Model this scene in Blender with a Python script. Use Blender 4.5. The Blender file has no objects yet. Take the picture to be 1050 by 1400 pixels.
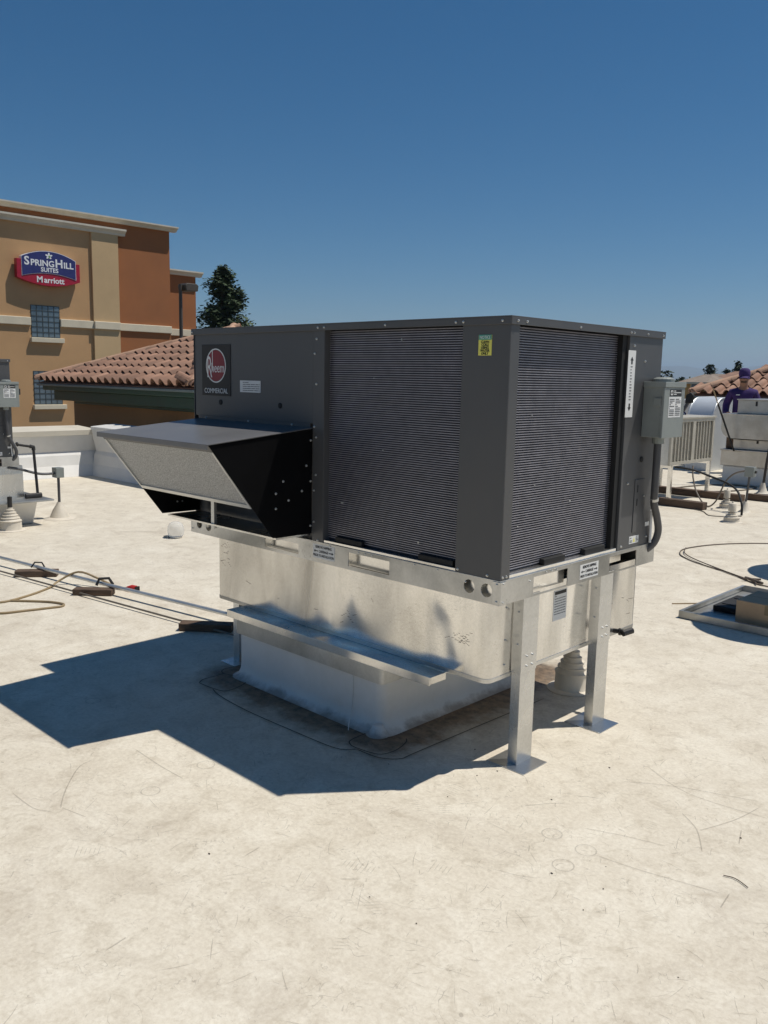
import bpy, bmesh, math, random
from mathutils import Vector, Matrix
R = math.radians
random.seed(7)
SC = bpy.context.scene
COL = SC.collection

# ------------------------------------------------------------------ camera
cd = bpy.data.cameras.new('camera'); cam = bpy.data.objects.new('camera', cd); COL.objects.link(cam)
F_PX = 1173.15                                   # focal length in photo pixels (1050 x 1400)
cd.sensor_fit = 'VERTICAL'; cd.sensor_height = 24.0; cd.lens = 24.0 * F_PX / 1400.0
cd.clip_start = 0.05; cd.clip_end = 60000
rot = Matrix.Rotation(0.7675, 3, 'Z') @ Matrix.Rotation(math.pi/2 - 0.1557, 3, 'X') @ Matrix.Rotation(0.0198, 3, 'Z')
cam.matrix_world = Matrix.Translation((1.8076, -2.4898, 1.5198)) @ rot.to_4x4()
SC.camera = cam

# ------------------------------------------------------------------ sky, sun, exposure
SUN_EL, SUN_AZ = R(65.26), math.atan2(0.288, 0.3598)
w = bpy.data.worlds.new('World'); SC.world = w; w.use_nodes = True
nt = w.node_tree; bg = nt.nodes['Background']
sky = nt.nodes.new('ShaderNodeTexSky'); sky.sky_type = 'NISHITA'; sky.sun_disc = False
sky.sun_elevation = SUN_EL; sky.sun_rotation = SUN_AZ; sky.altitude = 1200
sky.air_density = 1.0; sky.dust_density = 0.0; sky.ozone_density = 6.0
hs = nt.nodes.new('ShaderNodeHueSaturation'); hs.inputs['Saturation'].default_value = 1.29; hs.inputs['Hue'].default_value = 0.494     # deep phone-camera blue, the same everywhere
nt.links.new(sky.outputs[0], hs.inputs['Color']); nt.links.new(hs.outputs[0], bg.inputs[0]); bg.inputs[1].default_value = 0.062
sd = bpy.data.lights.new('sun', 'SUN'); sd.energy = 4.3; sd.angle = R(0.53); sd.color = (1.0, 0.95, 0.87)
sun = bpy.data.objects.new('sun', sd); COL.objects.link(sun)
sun.rotation_euler = Vector((0.288, 0.3598, 1.0)).to_track_quat('Z', 'Y').to_euler()
SC.view_settings.view_transform = 'Standard'; SC.view_settings.look = 'None'
SC.view_settings.gamma = 1; SC.view_settings.use_curve_mapping = False
SC.view_settings.exposure = 0.0
SC.render.engine = 'CYCLES'
SC.cycles.max_bounces = 8; SC.cycles.use_denoising = True
SC.cycles.sample_clamp_indirect = 6.0

# ------------------------------------------------------------------ materials
def ramp(nt, fac, stops):
    r = nt.nodes.new('ShaderNodeValToRGB'); e = r.color_ramp.elements
    while len(e) < len(stops): e.new(0.5)
    for el, (p, c) in zip(e, stops):
        el.position = p; el.color = (*c, 1) if len(c) == 3 else c
    nt.links.new(fac, r.inputs[0]); return r.outputs[0]
def noise(nt, scale, detail=4, rough=0.55, vec=None, dist=0.0):
    n = nt.nodes.new('ShaderNodeTexNoise'); n.inputs['Scale'].default_value = scale
    n.inputs['Detail'].default_value = detail; n.inputs['Roughness'].default_value = rough
    n.inputs['Distortion'].default_value = dist
    if vec is not None: nt.links.new(vec, n.inputs['Vector'])
    return n.outputs['Fac']
def coords(nt, scale=(1, 1, 1)):
    t = nt.nodes.new('ShaderNodeTexCoord'); m = nt.nodes.new('ShaderNodeMapping')
    m.inputs['Scale'].default_value = scale; nt.links.new(t.outputs['Object'], m.inputs[0]); return m.outputs[0]
def math_(nt, op, a, b=None, clamp=False):
    n = nt.nodes.new('ShaderNodeMath'); n.operation = op; n.use_clamp = clamp
    for i, v in enumerate((a, b)):
        if v is None: continue
        if isinstance(v, (int, float)): n.inputs[i].default_value = v
        else: nt.links.new(v, n.inputs[i])
    return n.outputs[0]
def mixc(nt, fac, a, b, mode='MIX'):
    n = nt.nodes.new('ShaderNodeMix'); n.data_type = 'RGBA'; n.blend_type = mode
    if isinstance(fac, (int, float)): n.inputs[0].default_value = fac
    else: nt.links.new(fac, n.inputs[0])
    for i, v in ((6, a), (7, b)):
        if isinstance(v, tuple): n.inputs[i].default_value = (*v, 1)
        else: nt.links.new(v, n.inputs[i])
    return n.outputs[2]
def base(name):
    m = bpy.data.materials.new(name); m.use_nodes = True
    return m, m.node_tree, m.node_tree.nodes['Principled BSDF']
def bump(nt, b, h, strength=0.2, dist=0.01):
    n = nt.nodes.new('ShaderNodeBump'); n.inputs['Strength'].default_value = strength
    n.inputs['Distance'].default_value = dist; nt.links.new(h, n.inputs['Height']); nt.links.new(n.outputs[0], b.inputs['Normal'])
def mat(name, col, rough=0.5, metal=0.0, var=0.12, scale=8.0, bmp=0.0, bscale=60.0, spec=0.5, stretch=(1, 1, 1), alpha=1.0, dirt=None):
    m, nt, b = base(name)
    v = coords(nt, stretch); n = noise(nt, scale, 5, 0.6, v)
    lo = tuple(c*(1-var) for c in col); hi = tuple(min(1, c*(1+var)) for c in col)
    c = ramp(nt, n, [(0.3, lo), (0.7, hi)])
    if dirt:
        n2 = noise(nt, scale*0.35, 6, 0.7, v)
        c = mixc(nt, ramp(nt, n2, [(0.5, (0, 0, 0)), (0.75, (0.7, 0.7, 0.7))]), c, dirt)
    nt.links.new(c, b.inputs['Base Color'])
    rr = nt.nodes.new('ShaderNodeMapRange'); rr.inputs['To Min'].default_value = max(0.02, rough-0.08); rr.inputs['To Max'].default_value = min(1, rough+0.08)
    nt.links.new(n, rr.inputs[0]); nt.links.new(rr.outputs[0], b.inputs['Roughness'])
    b.inputs['Metallic'].default_value = metal; b.inputs['Specular IOR Level'].default_value = spec
    b.inputs['Alpha'].default_value = alpha
    if bmp: bump(nt, b, noise(nt, bscale, 4, 0.6, v), bmp)
    return m
def galvanized(name, col=(0.90, 0.885, 0.85), rough=0.20, smear_reflect=0.22, warp=0.85, streak_stretch=(1, 1, 0.8)):
    m, nt, b = base(name)
    v = coords(nt)
    vo = nt.nodes.new('ShaderNodeTexVoronoi'); vo.inputs['Scale'].default_value = 120; nt.links.new(v, vo.inputs['Vector'])
    bw = nt.nodes.new('ShaderNodeRGBToBW'); nt.links.new(vo.outputs['Color'], bw.inputs[0])
    sp = ramp(nt, bw.outputs[0], [(0.2, tuple(c*0.955 for c in col)), (0.8, tuple(min(1, c*1.03) for c in col))])
    st = noise(nt, 1.7, 4, 0.55, coords(nt, streak_stretch), 0.5)
    dk = ramp(nt, st, [(0.35, tuple(c*(1-smear_reflect) for c in col)), (0.62, (1, 1, 1))])  # darker smears in the sheet colour; the adapter's stand in for blurred reflections
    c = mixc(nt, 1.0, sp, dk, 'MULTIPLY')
    # fine scuff lines with a shape of their own
    sc = noise(nt, 26, 3, 0.5, coords(nt, (1, 1, 6)), 1.5)
    line = math_(nt, 'LESS_THAN', math_(nt, 'ABSOLUTE', math_(nt, 'SUBTRACT', sc, 0.5)), 0.006)
    mask = math_(nt, 'GREATER_THAN', noise(nt, 2.2, 2, 0.5, v), 0.60)
    c = mixc(nt, math_(nt, 'MULTIPLY', math_(nt, 'MULTIPLY', line, mask), 0.6), c, (0.12, 0.11, 0.10))
    nt.links.new(c, b.inputs['Base Color'])
    b.inputs['Metallic'].default_value = 0.92
    rg = ramp(nt, st, [(0.3, (rough+0.12,)*3), (0.7, (rough-0.05,)*3)])
    nt.links.new(rg, b.inputs['Roughness'])
    bump(nt, b, noise(nt, 1.9, 1.5, 0.45, coords(nt, (1, 1, 0.42)), 0.35), warp, 0.10)
    return m

def membrane():
    m, nt, b = base('roof_membrane')
    v = coords(nt)
    big = noise(nt, 0.55, 6, 0.62, v, 0.4); mid = noise(nt, 3.4, 8, 0.68, v, 0.8); fine = noise(nt, 62, 7, 0.75, v)
    c = ramp(nt, mid, [(0.28, (0.62, 0.57, 0.485)), (0.5, (0.69, 0.645, 0.56)), (0.75, (0.78, 0.745, 0.665))])
    c = mixc(nt, 0.40, c, ramp(nt, big, [(0.3, (0.66, 0.62, 0.54)), (0.7, (0.80, 0.77, 0.70))]), 'MULTIPLY')
    c = mixc(nt, 0.42, c, ramp(nt, fine, [(0.32, (0.58, 0.53, 0.46)), (0.60, (1, 1, 1))]), 'MULTIPLY')
    blot = noise(nt, 13, 9, 0.74, coords(nt, (1, 0.8, 1)), 0.6)
    c = mixc(nt, 0.55, c, ramp(nt, blot, [(0.30, (0.60, 0.56, 0.50)), (0.48, (0.95, 0.945, 0.93)), (0.70, (1, 1, 1))]), 'MULTIPLY')
    c = mixc(nt, 1.0, c, (1.17, 1.165, 1.15), 'MULTIPLY')
    # soft traffic smudges
    sm = noise(nt, 1.6, 9, 0.72, coords(nt, (1, 1.5, 1)), 1.2)
    c = mixc(nt, ramp(nt, sm, [(0.52, (0, 0, 0)), (0.72, (0.42, 0.42, 0.42))]), c, (0.34, 0.275, 0.205))
    # curly hairline scuffs: thin iso-lines of distorted noise, broken up by a mask
    for sc, w_, thr, amt, ds in ((5.0, 0.0035, 0.60, 0.38, 2.2), (11.0, 0.006, 0.56, 0.30, 1.4), (24.0, 0.010, 0.60, 0.30, 0.8)):
        n = noise(nt, sc, 2, 0.5, v, ds)
        ln = math_(nt, 'LESS_THAN', math_(nt, 'ABSOLUTE', math_(nt, 'SUBTRACT', n, 0.5)), w_)
        mk = ramp(nt, noise(nt, sc*0.55, 3, 0.6, coords(nt, (1.3, 0.9, 1))), [(thr-0.03, (0, 0, 0)), (thr+0.05, (1, 1, 1))])
        c = mixc(nt, math_(nt, 'MULTIPLY', math_(nt, 'MULTIPLY', ln, mk), amt), c, (0.16, 0.13, 0.10))
    # ponding grime round the foot of the curb (stain with its own wandering edge)
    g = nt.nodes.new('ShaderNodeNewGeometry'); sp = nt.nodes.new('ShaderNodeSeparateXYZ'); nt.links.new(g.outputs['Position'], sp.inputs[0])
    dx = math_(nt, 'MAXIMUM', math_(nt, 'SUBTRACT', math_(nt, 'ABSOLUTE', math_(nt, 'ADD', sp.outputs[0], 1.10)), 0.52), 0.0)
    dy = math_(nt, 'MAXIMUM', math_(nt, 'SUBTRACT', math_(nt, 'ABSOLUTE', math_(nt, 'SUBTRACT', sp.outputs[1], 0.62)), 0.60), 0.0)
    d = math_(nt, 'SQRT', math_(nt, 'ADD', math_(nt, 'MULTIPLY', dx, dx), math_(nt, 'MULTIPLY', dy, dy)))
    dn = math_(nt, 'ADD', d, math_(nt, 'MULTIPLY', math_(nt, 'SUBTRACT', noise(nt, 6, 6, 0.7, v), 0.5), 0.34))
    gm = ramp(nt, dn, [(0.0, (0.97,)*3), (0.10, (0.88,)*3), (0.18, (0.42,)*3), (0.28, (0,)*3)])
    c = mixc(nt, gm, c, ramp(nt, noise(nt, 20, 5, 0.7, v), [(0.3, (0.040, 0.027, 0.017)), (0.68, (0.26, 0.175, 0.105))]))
    nt.links.new(c, b.inputs['Base Color'])
    b.inputs['Roughness'].default_value = 0.62; b.inputs['Specular IOR Level'].default_value = 0.35
    h = math_(nt, 'ADD', math_(nt, 'MULTIPLY', mid, 0.6), math_(nt, 'MULTIPLY', fine, 0.25))
    bump(nt, b, h, 0.22, 0.02)
    return m
M = {}
M['membrane'] = membrane()
M['galv'] = galvanized('galvanized_sheet')
M['galv_box'] = galvanized('adapter_galvanized_sheet', (0.93, 0.915, 0.88), 0.19, 0.50, 1.25, (1.3, 1.3, 0.32))  # tall dark streaks put mirrored shade into the adapter's colour
M['galv_rail'] = galvanized('rail_galvanized_sheet', (0.62, 0.62, 0.605), 0.32, 0.25, 0.20)
M['galv_leg'] = galvanized('leg_galvanized_sheet', (0.74, 0.745, 0.74), 0.24, 0.20, 0.35)
M['galv_dull'] = galvanized('weathered_galvanized_sheet', (0.62, 0.62, 0.60), 0.42, 0.25, 0.3)
M['grey'] = mat('grey_cabinet_paint', (0.080, 0.080, 0.081), 0.42, 0, 0.08, 3, 0.30, 2.2, dirt=(0.096, 0.092, 0.087), stretch=(1, 1, 0.5))
M['hood_top'] = mat('pale_grey_paint', (0.135, 0.135, 0.138), 0.36, 0, 0.1, 4, 0.2, 2.5, dirt=(0.17, 0.165, 0.155))  # hood top in a paler grey than the cabinet
M['black'] = mat('black_paint', (0.0045, 0.0045, 0.005), 0.55, 0, 0.2, 6, spec=0.1)
M['rubber'] = mat('black_rubber', (0.010, 0.010, 0.010), 0.7)
M['coil'] = mat('coil_fins', (0.026, 0.024, 0.033), 0.55, 0.2, 0.35, 14, stretch=(1, 1, 0.3))
M['tube'] = mat('coil_tubes', (0.29, 0.28, 0.305), 0.42, 0.35, 0.2, 20)
M['filter'] = mat('mesh_filter', (0.46, 0.46, 0.45), 0.5, 0.35, 0.6, 210, 0.8, 260)
M['alu'] = mat('bright_aluminium', (0.62, 0.62, 0.60), 0.35, 0.7)
M['screw'] = mat('zinc_screw', (0.62, 0.62, 0.60), 0.3, 0.8, 0.1)
M['white'] = mat('white_label', (0.74, 0.74, 0.72), 0.5, 0, 0.05)
M['ink'] = mat('black_ink', (0.015, 0.015, 0.016), 0.6)
M['red'] = mat('logo_red', (0.22, 0.008, 0.018), 0.4)
M['yellow'] = mat('sticker_yellow', (0.78, 0.72, 0.14), 0.45)
M['green'] = mat('sticker_green', (0.05, 0.30, 0.22), 0.45)
M['box_grey'] = mat('switch_grey_paint', (0.24, 0.26, 0.245), 0.45, 0.1, 0.12, 5, dirt=(0.33, 0.345, 0.33))
M['conduit'] = mat('grey_pvc', (0.075, 0.075, 0.078), 0.45)
M['flex'] = mat('brown_grey_flex', (0.15, 0.125, 0.098), 0.55)
M['curb'] = mat('white_membrane', (0.70, 0.69, 0.66), 0.5, 0, 0.06, 3, 0.08, 20, dirt=(0.56, 0.53, 0.47))
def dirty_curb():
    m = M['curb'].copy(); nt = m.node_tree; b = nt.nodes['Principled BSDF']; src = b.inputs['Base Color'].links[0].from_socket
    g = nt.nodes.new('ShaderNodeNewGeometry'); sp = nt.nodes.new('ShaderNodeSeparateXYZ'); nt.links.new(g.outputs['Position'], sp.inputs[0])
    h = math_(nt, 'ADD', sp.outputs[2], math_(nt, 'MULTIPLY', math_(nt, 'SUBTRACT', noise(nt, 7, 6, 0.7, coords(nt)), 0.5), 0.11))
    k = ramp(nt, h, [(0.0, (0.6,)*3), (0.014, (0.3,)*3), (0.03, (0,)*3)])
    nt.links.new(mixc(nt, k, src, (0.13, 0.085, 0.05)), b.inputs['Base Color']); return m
M['curb_dirty'] = dirty_curb()
M['boot'] = mat('cream_pipe_boot', (0.62, 0.56, 0.46), 0.6, 0, 0.12, 9, 0.1, 40)
M['wood'] = mat('brown_timber', (0.105, 0.066, 0.042), 0.75, 0, 0.35, 12, 0.4, 60, stretch=(1, 6, 6))
M['card'] = mat('cardboard', (0.50, 0.35, 0.215), 0.75, 0, 0.1, 6, 0.1, 90)
M['tan'] = mat('tan_stucco', (0.52, 0.31, 0.15), 0.85, 0, 0.10, 0.5, 0.25, 18)
M['tan_light'] = mat('light_tan_stucco', (0.56, 0.39, 0.21), 0.85, 0, 0.07, 0.8, 0.25, 18)
M['brown'] = mat('brown_stucco', (0.33, 0.125, 0.045), 0.85, 0, 0.09, 0.8, 0.25, 18)
M['trim'] = mat('cream_trim', (0.68, 0.60, 0.45), 0.7, 0, 0.08, 1.5)
M['cornice'] = mat('pale_cornice', (0.62, 0.57, 0.47), 0.6, 0, 0.1, 2)
M['tile'] = mat('terracotta_tile', (0.275, 0.150, 0.098), 0.8, 0, 0.3, 3.5, 0.15, 30, dirt=(0.25, 0.15, 0.11))
def per_object(m, amount):
    nt = m.node_tree; b = nt.nodes['Principled BSDF']; src = b.inputs['Base Color'].links[0].from_socket
    oi = nt.nodes.new('ShaderNodeObjectInfo')
    r = ramp(nt, oi.outputs['Random'], [(0.0, (1-amount,)*3), (0.5, (1, 1, 1)), (1.0, (1+amount*0.7, 1+amount*0.9, 1+amount))])
    nt.links.new(mixc(nt, 1.0, src, r, 'MULTIPLY'), b.inputs['Base Color'])
M['hip'] = mat('clay_hip_tile', (0.40, 0.24, 0.155), 0.8, 0, 0.2, 4, 0.15, 30)
per_object(M['tile'], 0.28); per_object(M['hip'], 0.15)
M['eave'] = mat('dark_green_trim', (0.007, 0.045, 0.027), 0.42, 0, 0.2, 2)
M['gutter'] = mat('grey_gutter', (0.15, 0.19, 0.19), 0.4, 0.3)
M['tower'] = mat('tower_stucco', (0.36, 0.19, 0.085), 0.85, 0, 0.1, 1.5, 0.2, 20)
M['glass'] = mat('window_glass', (0.11, 0.15, 0.18), 0.06, 0.0, 0.3, 1.2, spec=1.0)
M['muntin'] = mat('dark_window_bar', (0.05, 0.06, 0.06), 0.5)
M['sign_blue'] = mat('sign_blue', (0.035, 0.038, 0.16), 0.35)
M['sign_red'] = mat('sign_red', (0.40, 0.012, 0.035), 0.35)
M['sign_white'] = mat('sign_white', (0.85, 0.85, 0.85), 0.4)
M['sign_green'] = mat('sign_green', (0.22, 0.42, 0.08), 0.4)
M['bronze'] = mat('bronze_lamp_paint', (0.08, 0.065, 0.05), 0.5)
M['beige'] = mat('beige_louver_paint', (0.47, 0.44, 0.37), 0.5, 0.2, 0.1, 6)
M['louver_dark'] = mat('louver_shadow', (0.045, 0.043, 0.035), 0.7)
M['steel'] = mat('stainless_steel', (0.55, 0.53, 0.49), 0.38, 0.85, 0.12, 6, 0.05, 40, dirt=(0.40, 0.36, 0.30))
M['hood_white'] = mat('pale_galvanized_hood', (0.66, 0.69, 0.71), 0.42, 0.45, 0.06, 3)
M['cable_tan'] = mat('tan_cable', (0.30, 0.22, 0.12), 0.6)
M['cable_dark'] = mat('dark_brown_cable', (0.115, 0.088, 0.065), 0.6)
M['plug_red'] = mat('red_plug', (0.50, 0.030, 0.022), 0.45)
M['iron'] = mat('dark_iron_pipe', (0.030, 0.028, 0.027), 0.5, 0.3)
M['purple'] = mat('purple_cotton', (0.045, 0.022, 0.115), 0.9, 0, 0.2, 9, 0.2, 40)
M['skin'] = mat('skin', (0.30, 0.155, 0.10), 0.55, 0, 0.1, 12)
M['trousers'] = mat('dark_trousers', (0.025, 0.028, 0.040), 0.85)
M['leather'] = mat('black_boot_leather', (0.012, 0.011, 0.010), 0.5)
M['bark'] = mat('bark', (0.085, 0.055, 0.038), 0.9, 0, 0.3, 6, 0.6, 20)
M['leaf'] = mat('conifer_needles', (0.040, 0.066, 0.024), 0.75, 0, 0.45, 1.3)
M['leaf2'] = mat('far_foliage', (0.040, 0.060, 0.030), 0.8, 0, 0.4, 0.4)
M['house'] = mat('far_house_wall', (0.62, 0.36, 0.13), 0.85, 0, 0.1, 0.5)
M['house_roof'] = mat('far_house_roof', (0.25, 0.145, 0.10), 0.85, 0, 0.25, 1.4)
M['house_roof2'] = mat('far_house_roof_grey', (0.24, 0.19, 0.15), 0.85, 0, 0.2, 1.4)
M['earth'] = mat('far_ground', (0.16, 0.15, 0.12), 0.9, 0, 0.3, 0.02)
M['hill'] = mat('dry_hills', (0.12, 0.12, 0.085), 0.95, 0, 0.3, 0.0009)
M['scuff'] = mat('scuff_mark', (0.17, 0.135, 0.10), 0.8, alpha=0.24)
M['ring'] = mat('plate_outline', (0.15, 0.125, 0.10), 0.8, alpha=0.20)
M['seam'] = mat('caulk_seam', (0.07, 0.058, 0.045), 0.7, alpha=0.85)
M['debris'] = mat('debris_brown', (0.06, 0.04, 0.028), 0.8)
def clear_glass():
    m, nt, b = base('clear_plastic')
    b.inputs['Base Color'].default_value = (0.95, 0.95, 0.93, 1); b.inputs['Roughness'].default_value = 0.08
    b.inputs['Transmission Weight'].default_value = 0.75; b.inputs['IOR'].default_value = 1.15
    return m
M['clear'] = clear_glass()

# ------------------------------------------------------------------ mesh helpers
ORIG = {}                                         # object -> its world matrix (rotations of whole things set later)
IDM = Matrix()
def tag(o, label=None, cat=None, group=None, kind=None):
    for k, v in (('label', label), ('category', cat), ('group', group), ('kind', kind)):
        if v: o[k] = v
    return o
def thing(name, loc, label, cat, group=None):
    o = bpy.data.objects.new(name, None); o.empty_display_size = 0.1; COL.objects.link(o); o.location = loc
    ORIG[o] = Matrix.Translation(loc); return tag(o, label, cat, group)
class MB:
    def __init__(s): s.v = []; s.f = []
    def add(s, vs, fs):
        n = len(s.v); s.v += [tuple(a) for a in vs]; s.f += [tuple(i+n for i in f) for f in fs]; return s
    def box(s, x0, x1, y0, y1, z0, z1):
        x0, x1 = sorted((x0, x1)); y0, y1 = sorted((y0, y1)); z0, z1 = sorted((z0, z1))
        return s.add([(x0,y0,z0),(x1,y0,z0),(x1,y1,z0),(x0,y1,z0),(x0,y0,z1),(x1,y0,z1),(x1,y1,z1),(x0,y1,z1)],
                     [(0,3,2,1),(4,5,6,7),(0,1,5,4),(1,2,6,5),(2,3,7,6),(3,0,4,7)])
    def prism(s, poly, axis, a0, a1):
        """poly: 2-D outline in the two other axes (x: y,z / y: x,z / z: x,y), extruded from a0 to a1"""
        def P(u, v, a): return {'x': (a, u, v), 'y': (u, a, v), 'z': (u, v, a)}[axis]
        n = len(poly)
        vs = [P(u, v, a0) for u, v in poly] + [P(u, v, a1) for u, v in poly]
        return s.add(vs, [tuple(range(n)), tuple(range(2*n-1, n-1, -1))] + [(i, i+n, (i+1) % n + n, (i+1) % n) for i in range(n)])
    def tube(s, pts, r, n=8, closed=False):
        pts = [Vector(p) for p in pts]; rings = []
        rs = r if isinstance(r, (list, tuple)) else [r]*len(pts)
        up = None
        for i, p in enumerate(pts):
            a = pts[i-1] if (i > 0 or closed) else p; b = pts[(i+1) % len(pts)] if (i < len(pts)-1 or closed) else p
            d = (b-a).normalized()
            if up is None: up = Vector((0, 0, 1)) if abs(d.z) < 0.9 else Vector((1, 0, 0))
            sx = d.cross(up).normalized(); sy = sx.cross(d).normalized(); up = sy
            rings.append([p + sx*math.cos(t)*rs[i] + sy*math.sin(t)*rs[i] for t in (2*math.pi*k/n for k in range(n))])
        vs = [v for q in rings for v in q]; m = len(rings); fs = []
        for i in range(m if closed else m-1):
            j = (i+1) % m
            fs += [(i*n+k, i*n+(k+1) % n, j*n+(k+1) % n, j*n+k) for k in range(n)]
        if not closed: fs += [tuple(range(n-1, -1, -1)), tuple(range((m-1)*n, m*n))]
        return s.add(vs, fs)
    def lathe(s, prof, c, n=20):
        vs = []; m = len(prof)
        for r, z in prof: vs += [(c[0]+r*math.cos(2*math.pi*k/n), c[1]+r*math.sin(2*math.pi*k/n), c[2]+z) for k in range(n)]
        fs = [(i*n+k, i*n+(k+1) % n, (i+1)*n+(k+1) % n, (i+1)*n+k) for i in range(m-1) for k in range(n)]
        fs += [tuple(range(n-1, -1, -1)), tuple(range((m-1)*n, m*n))]
        return s.add(vs, fs)
    def mesh(s, name, off=(0, 0, 0), smooth=False, fix=True):
        me = bpy.data.meshes.new(name); me.from_pydata([tuple(Vector(v)-Vector(off)) for v in s.v], [], s.f); me.update()
        if fix:
            bm = bmesh.new(); bm.from_mesh(me); bmesh.ops.recalc_face_normals(bm, faces=bm.faces); bm.to_mesh(me); bm.free()
        if smooth:
            for p in me.polygons: p.use_smooth = True
        return me
    def build(s, name, m, parent=None, smooth=False, bev=0.0, fix=True):
        pm = ORIG.get(parent, IDM) if parent else IDM
        off = pm.translation.copy()
        o = bpy.data.objects.new(name, s.mesh(name, off, smooth, fix)); COL.objects.link(o); o.data.materials.append(M[m])
        if parent: o.parent = parent; ORIG[o] = Matrix.Translation(off); o.matrix_basis = pm.inverted() @ ORIG[o]
        if bev:
            b = o.modifiers.new('bevel', 'BEVEL'); b.width = bev; b.segments = 2; b.limit_method = 'ANGLE'; b.angle_limit = R(40)
        if smooth:
            a = o.data; a.set_sharp_from_angle(angle=R(45)) if hasattr(a, 'set_sharp_from_angle') else None
        return o
def B(name, m, parent, *boxes, bev=0.0):
    mb = MB()
    for b in boxes: mb.box(*b)
    return mb.build(name, m, parent, bev=bev)
def inst(name, me, m, parent, loc, rotm=None, scale=None):
    """one more object on shared mesh data, placed in world coordinates under an unrotated parent"""
    o = bpy.data.objects.new(name, me); COL.objects.link(o)
    if not me.materials: me.materials.append(M[m])
    mw = Matrix.Translation(Vector(loc)) @ (rotm.to_4x4() if rotm else Matrix()) @ (Matrix.Diagonal((*scale, 1)) if scale else Matrix())
    o.parent = parent; o.matrix_basis = ORIG.get(parent, IDM).inverted() @ mw; ORIG[o] = mw
    return o
def copy_tree(o, parent=None):
    c = o.copy(); COL.objects.link(c)
    if parent: c.parent = parent
    for ch in list(o.children): copy_tree(ch, c)
    return c
# faces of the unit: u to the viewer's right, v up, n towards the viewer
FRONT = Matrix(((1, 0, 0), (0, 0, -1), (0, 1, 0)))      # -Y faces
RIGHT = Matrix(((0, 0, 1), (1, 0, 0), (0, 1, 0)))       # +X faces
def curve_mesh(cu):
    o = bpy.data.objects.new('tmp', cu); COL.objects.link(o); bpy.context.view_layer.update()
    me = bpy.data.meshes.new_from_object(o.evaluated_get(bpy.context.evaluated_depsgraph_get()))
    bpy.data.objects.remove(o); return me
def text(name, s, size, m, parent, loc, face, sx=1.0, align='CENTER', shear=0.0, extrude=0.0006, bold=0.0, space=1.0):
    cu = bpy.data.curves.new('t', 'FONT'); cu.body = s; cu.size = size; cu.align_x = align; cu.align_y = 'CENTER'
    cu.extrude = extrude; cu.shear = shear; cu.offset = bold; cu.resolution_u = 3; cu.space_character = space
    me = curve_mesh(cu); bpy.data.curves.remove(cu); me.name = name; me.materials.clear()
    return inst(name, me, m, parent, loc, face, (sx, 1, 1))
def plate(name, m, parent, outer, holes, thick, loc, face):
    """flat sheet with real openings: outlines in (u, v) of the face"""
    cu = bpy.data.curves.new('p', 'CURVE'); cu.dimensions = '2D'; cu.fill_mode = 'BOTH'; cu.extrude = thick/2
    for pl in [outer]+holes:
        sp = cu.splines.new('POLY'); sp.points.add(len(pl)-1); sp.use_cyclic_u = True
        for p, q in zip(sp.points, pl): p.co = (q[0], q[1], 0, 1)
    me = curve_mesh(cu); bpy.data.curves.remove(cu); me.name = name; me.materials.clear()
    return inst(name, me, m, parent, loc, face)
def rect(u0, u1, v0, v1): return [(u0, v0), (u1, v0), (u1, v1), (u0, v1)]
def circ(u, v, r, n=24): return [(u+r*math.cos(2*math.pi*k/n), v+r*math.sin(2*math.pi*k/n)) for k in range(n)]
def smoothed(pts, n=6):
    pts = [Vector(p) for p in pts]; out = []
    for i in range(len(pts)-1):
        a = pts[max(0, i-1)]; b = pts[i]; c = pts[i+1]; d = pts[min(len(pts)-1, i+2)]
        for k in range(n):
            t = k/n
            out.append(0.5*((2*b)+(c-a)*t+(2*a-5*b+4*c-d)*t*t+(3*b-a-3*c+d)*t**3))
    out.append(pts[-1]); return out
SCREW = MB().lathe([(0.0062, 0), (0.0062, 0.0015), (0.0042, 0.002), (0.0042, 0.0055), (0.003, 0.0065)], (0, 0, 0), 8).mesh('screw')
def screws(parent, pts, face, scale=1.0, m='screw'):
    for p in pts: inst('screw', SCREW, m, parent, p, face, (scale,)*3)
def lines(parent, name, u0, u1, v0, v1, n, loc, face, h=0.35, m='ink', seed=1):
    """small print too fine to read: rows of short dark bars"""
    rnd = random.Random(seed); mb = MB(); dv = (v1-v0)/n
    for i in range(n):
        u = u0; vc = v0+(i+0.5)*dv
        while u < u1-0.001:
            l = min((u1-u0)*rnd.uniform(0.08, 0.3), u1-u)
            mb.box(u, u+l*0.86, vc-dv*h/2, vc+dv*h/2, 0, 0.0006); u += l
            if rnd.random() < 0.08: break
    return inst(name, mb.mesh(name), m, parent, loc, face)

# ------------------------------------------------------------------ setting: roof, ground, hills
roof = MB()
nx, ny = 60, 66
X0, X1, Y0, Y1 = -10.2, 9.0, -9.0, 13.55
for j in range(ny+1):
    for i in range(nx+1):
        x = X0+(X1-X0)*i/nx; y = Y0+(Y1-Y0)*j/ny
        roof.v.append((x, y, 0.0))
roof.f = [(j*(nx+1)+i, j*(nx+1)+i+1, (j+1)*(nx+1)+i+1, (j+1)*(nx+1)+i) for j in range(ny) for i in range(nx)]
roof_o = tag(roof.build('roof', 'membrane'), kind='structure')
tag(B('building_base', 'tower', None, (X0-0.4, X1, Y0, Y1+0.3, -6.6, -0.03), (X0-4.5, X0-0.41, 4.0, 10.5, -6.6, -0.035)), kind='structure')
g = MB(); N = 48
g.v.append((0, 0, -6.8))
for r in (120, 1200, 9000, 24000): g.v += [(r*math.cos(2*math.pi*k/N), r*math.sin(2*math.pi*k/N), -6.8) for k in range(N)]
g.f += [(0, 1+k, 1+(k+1) % N) for k in range(N)]
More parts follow.
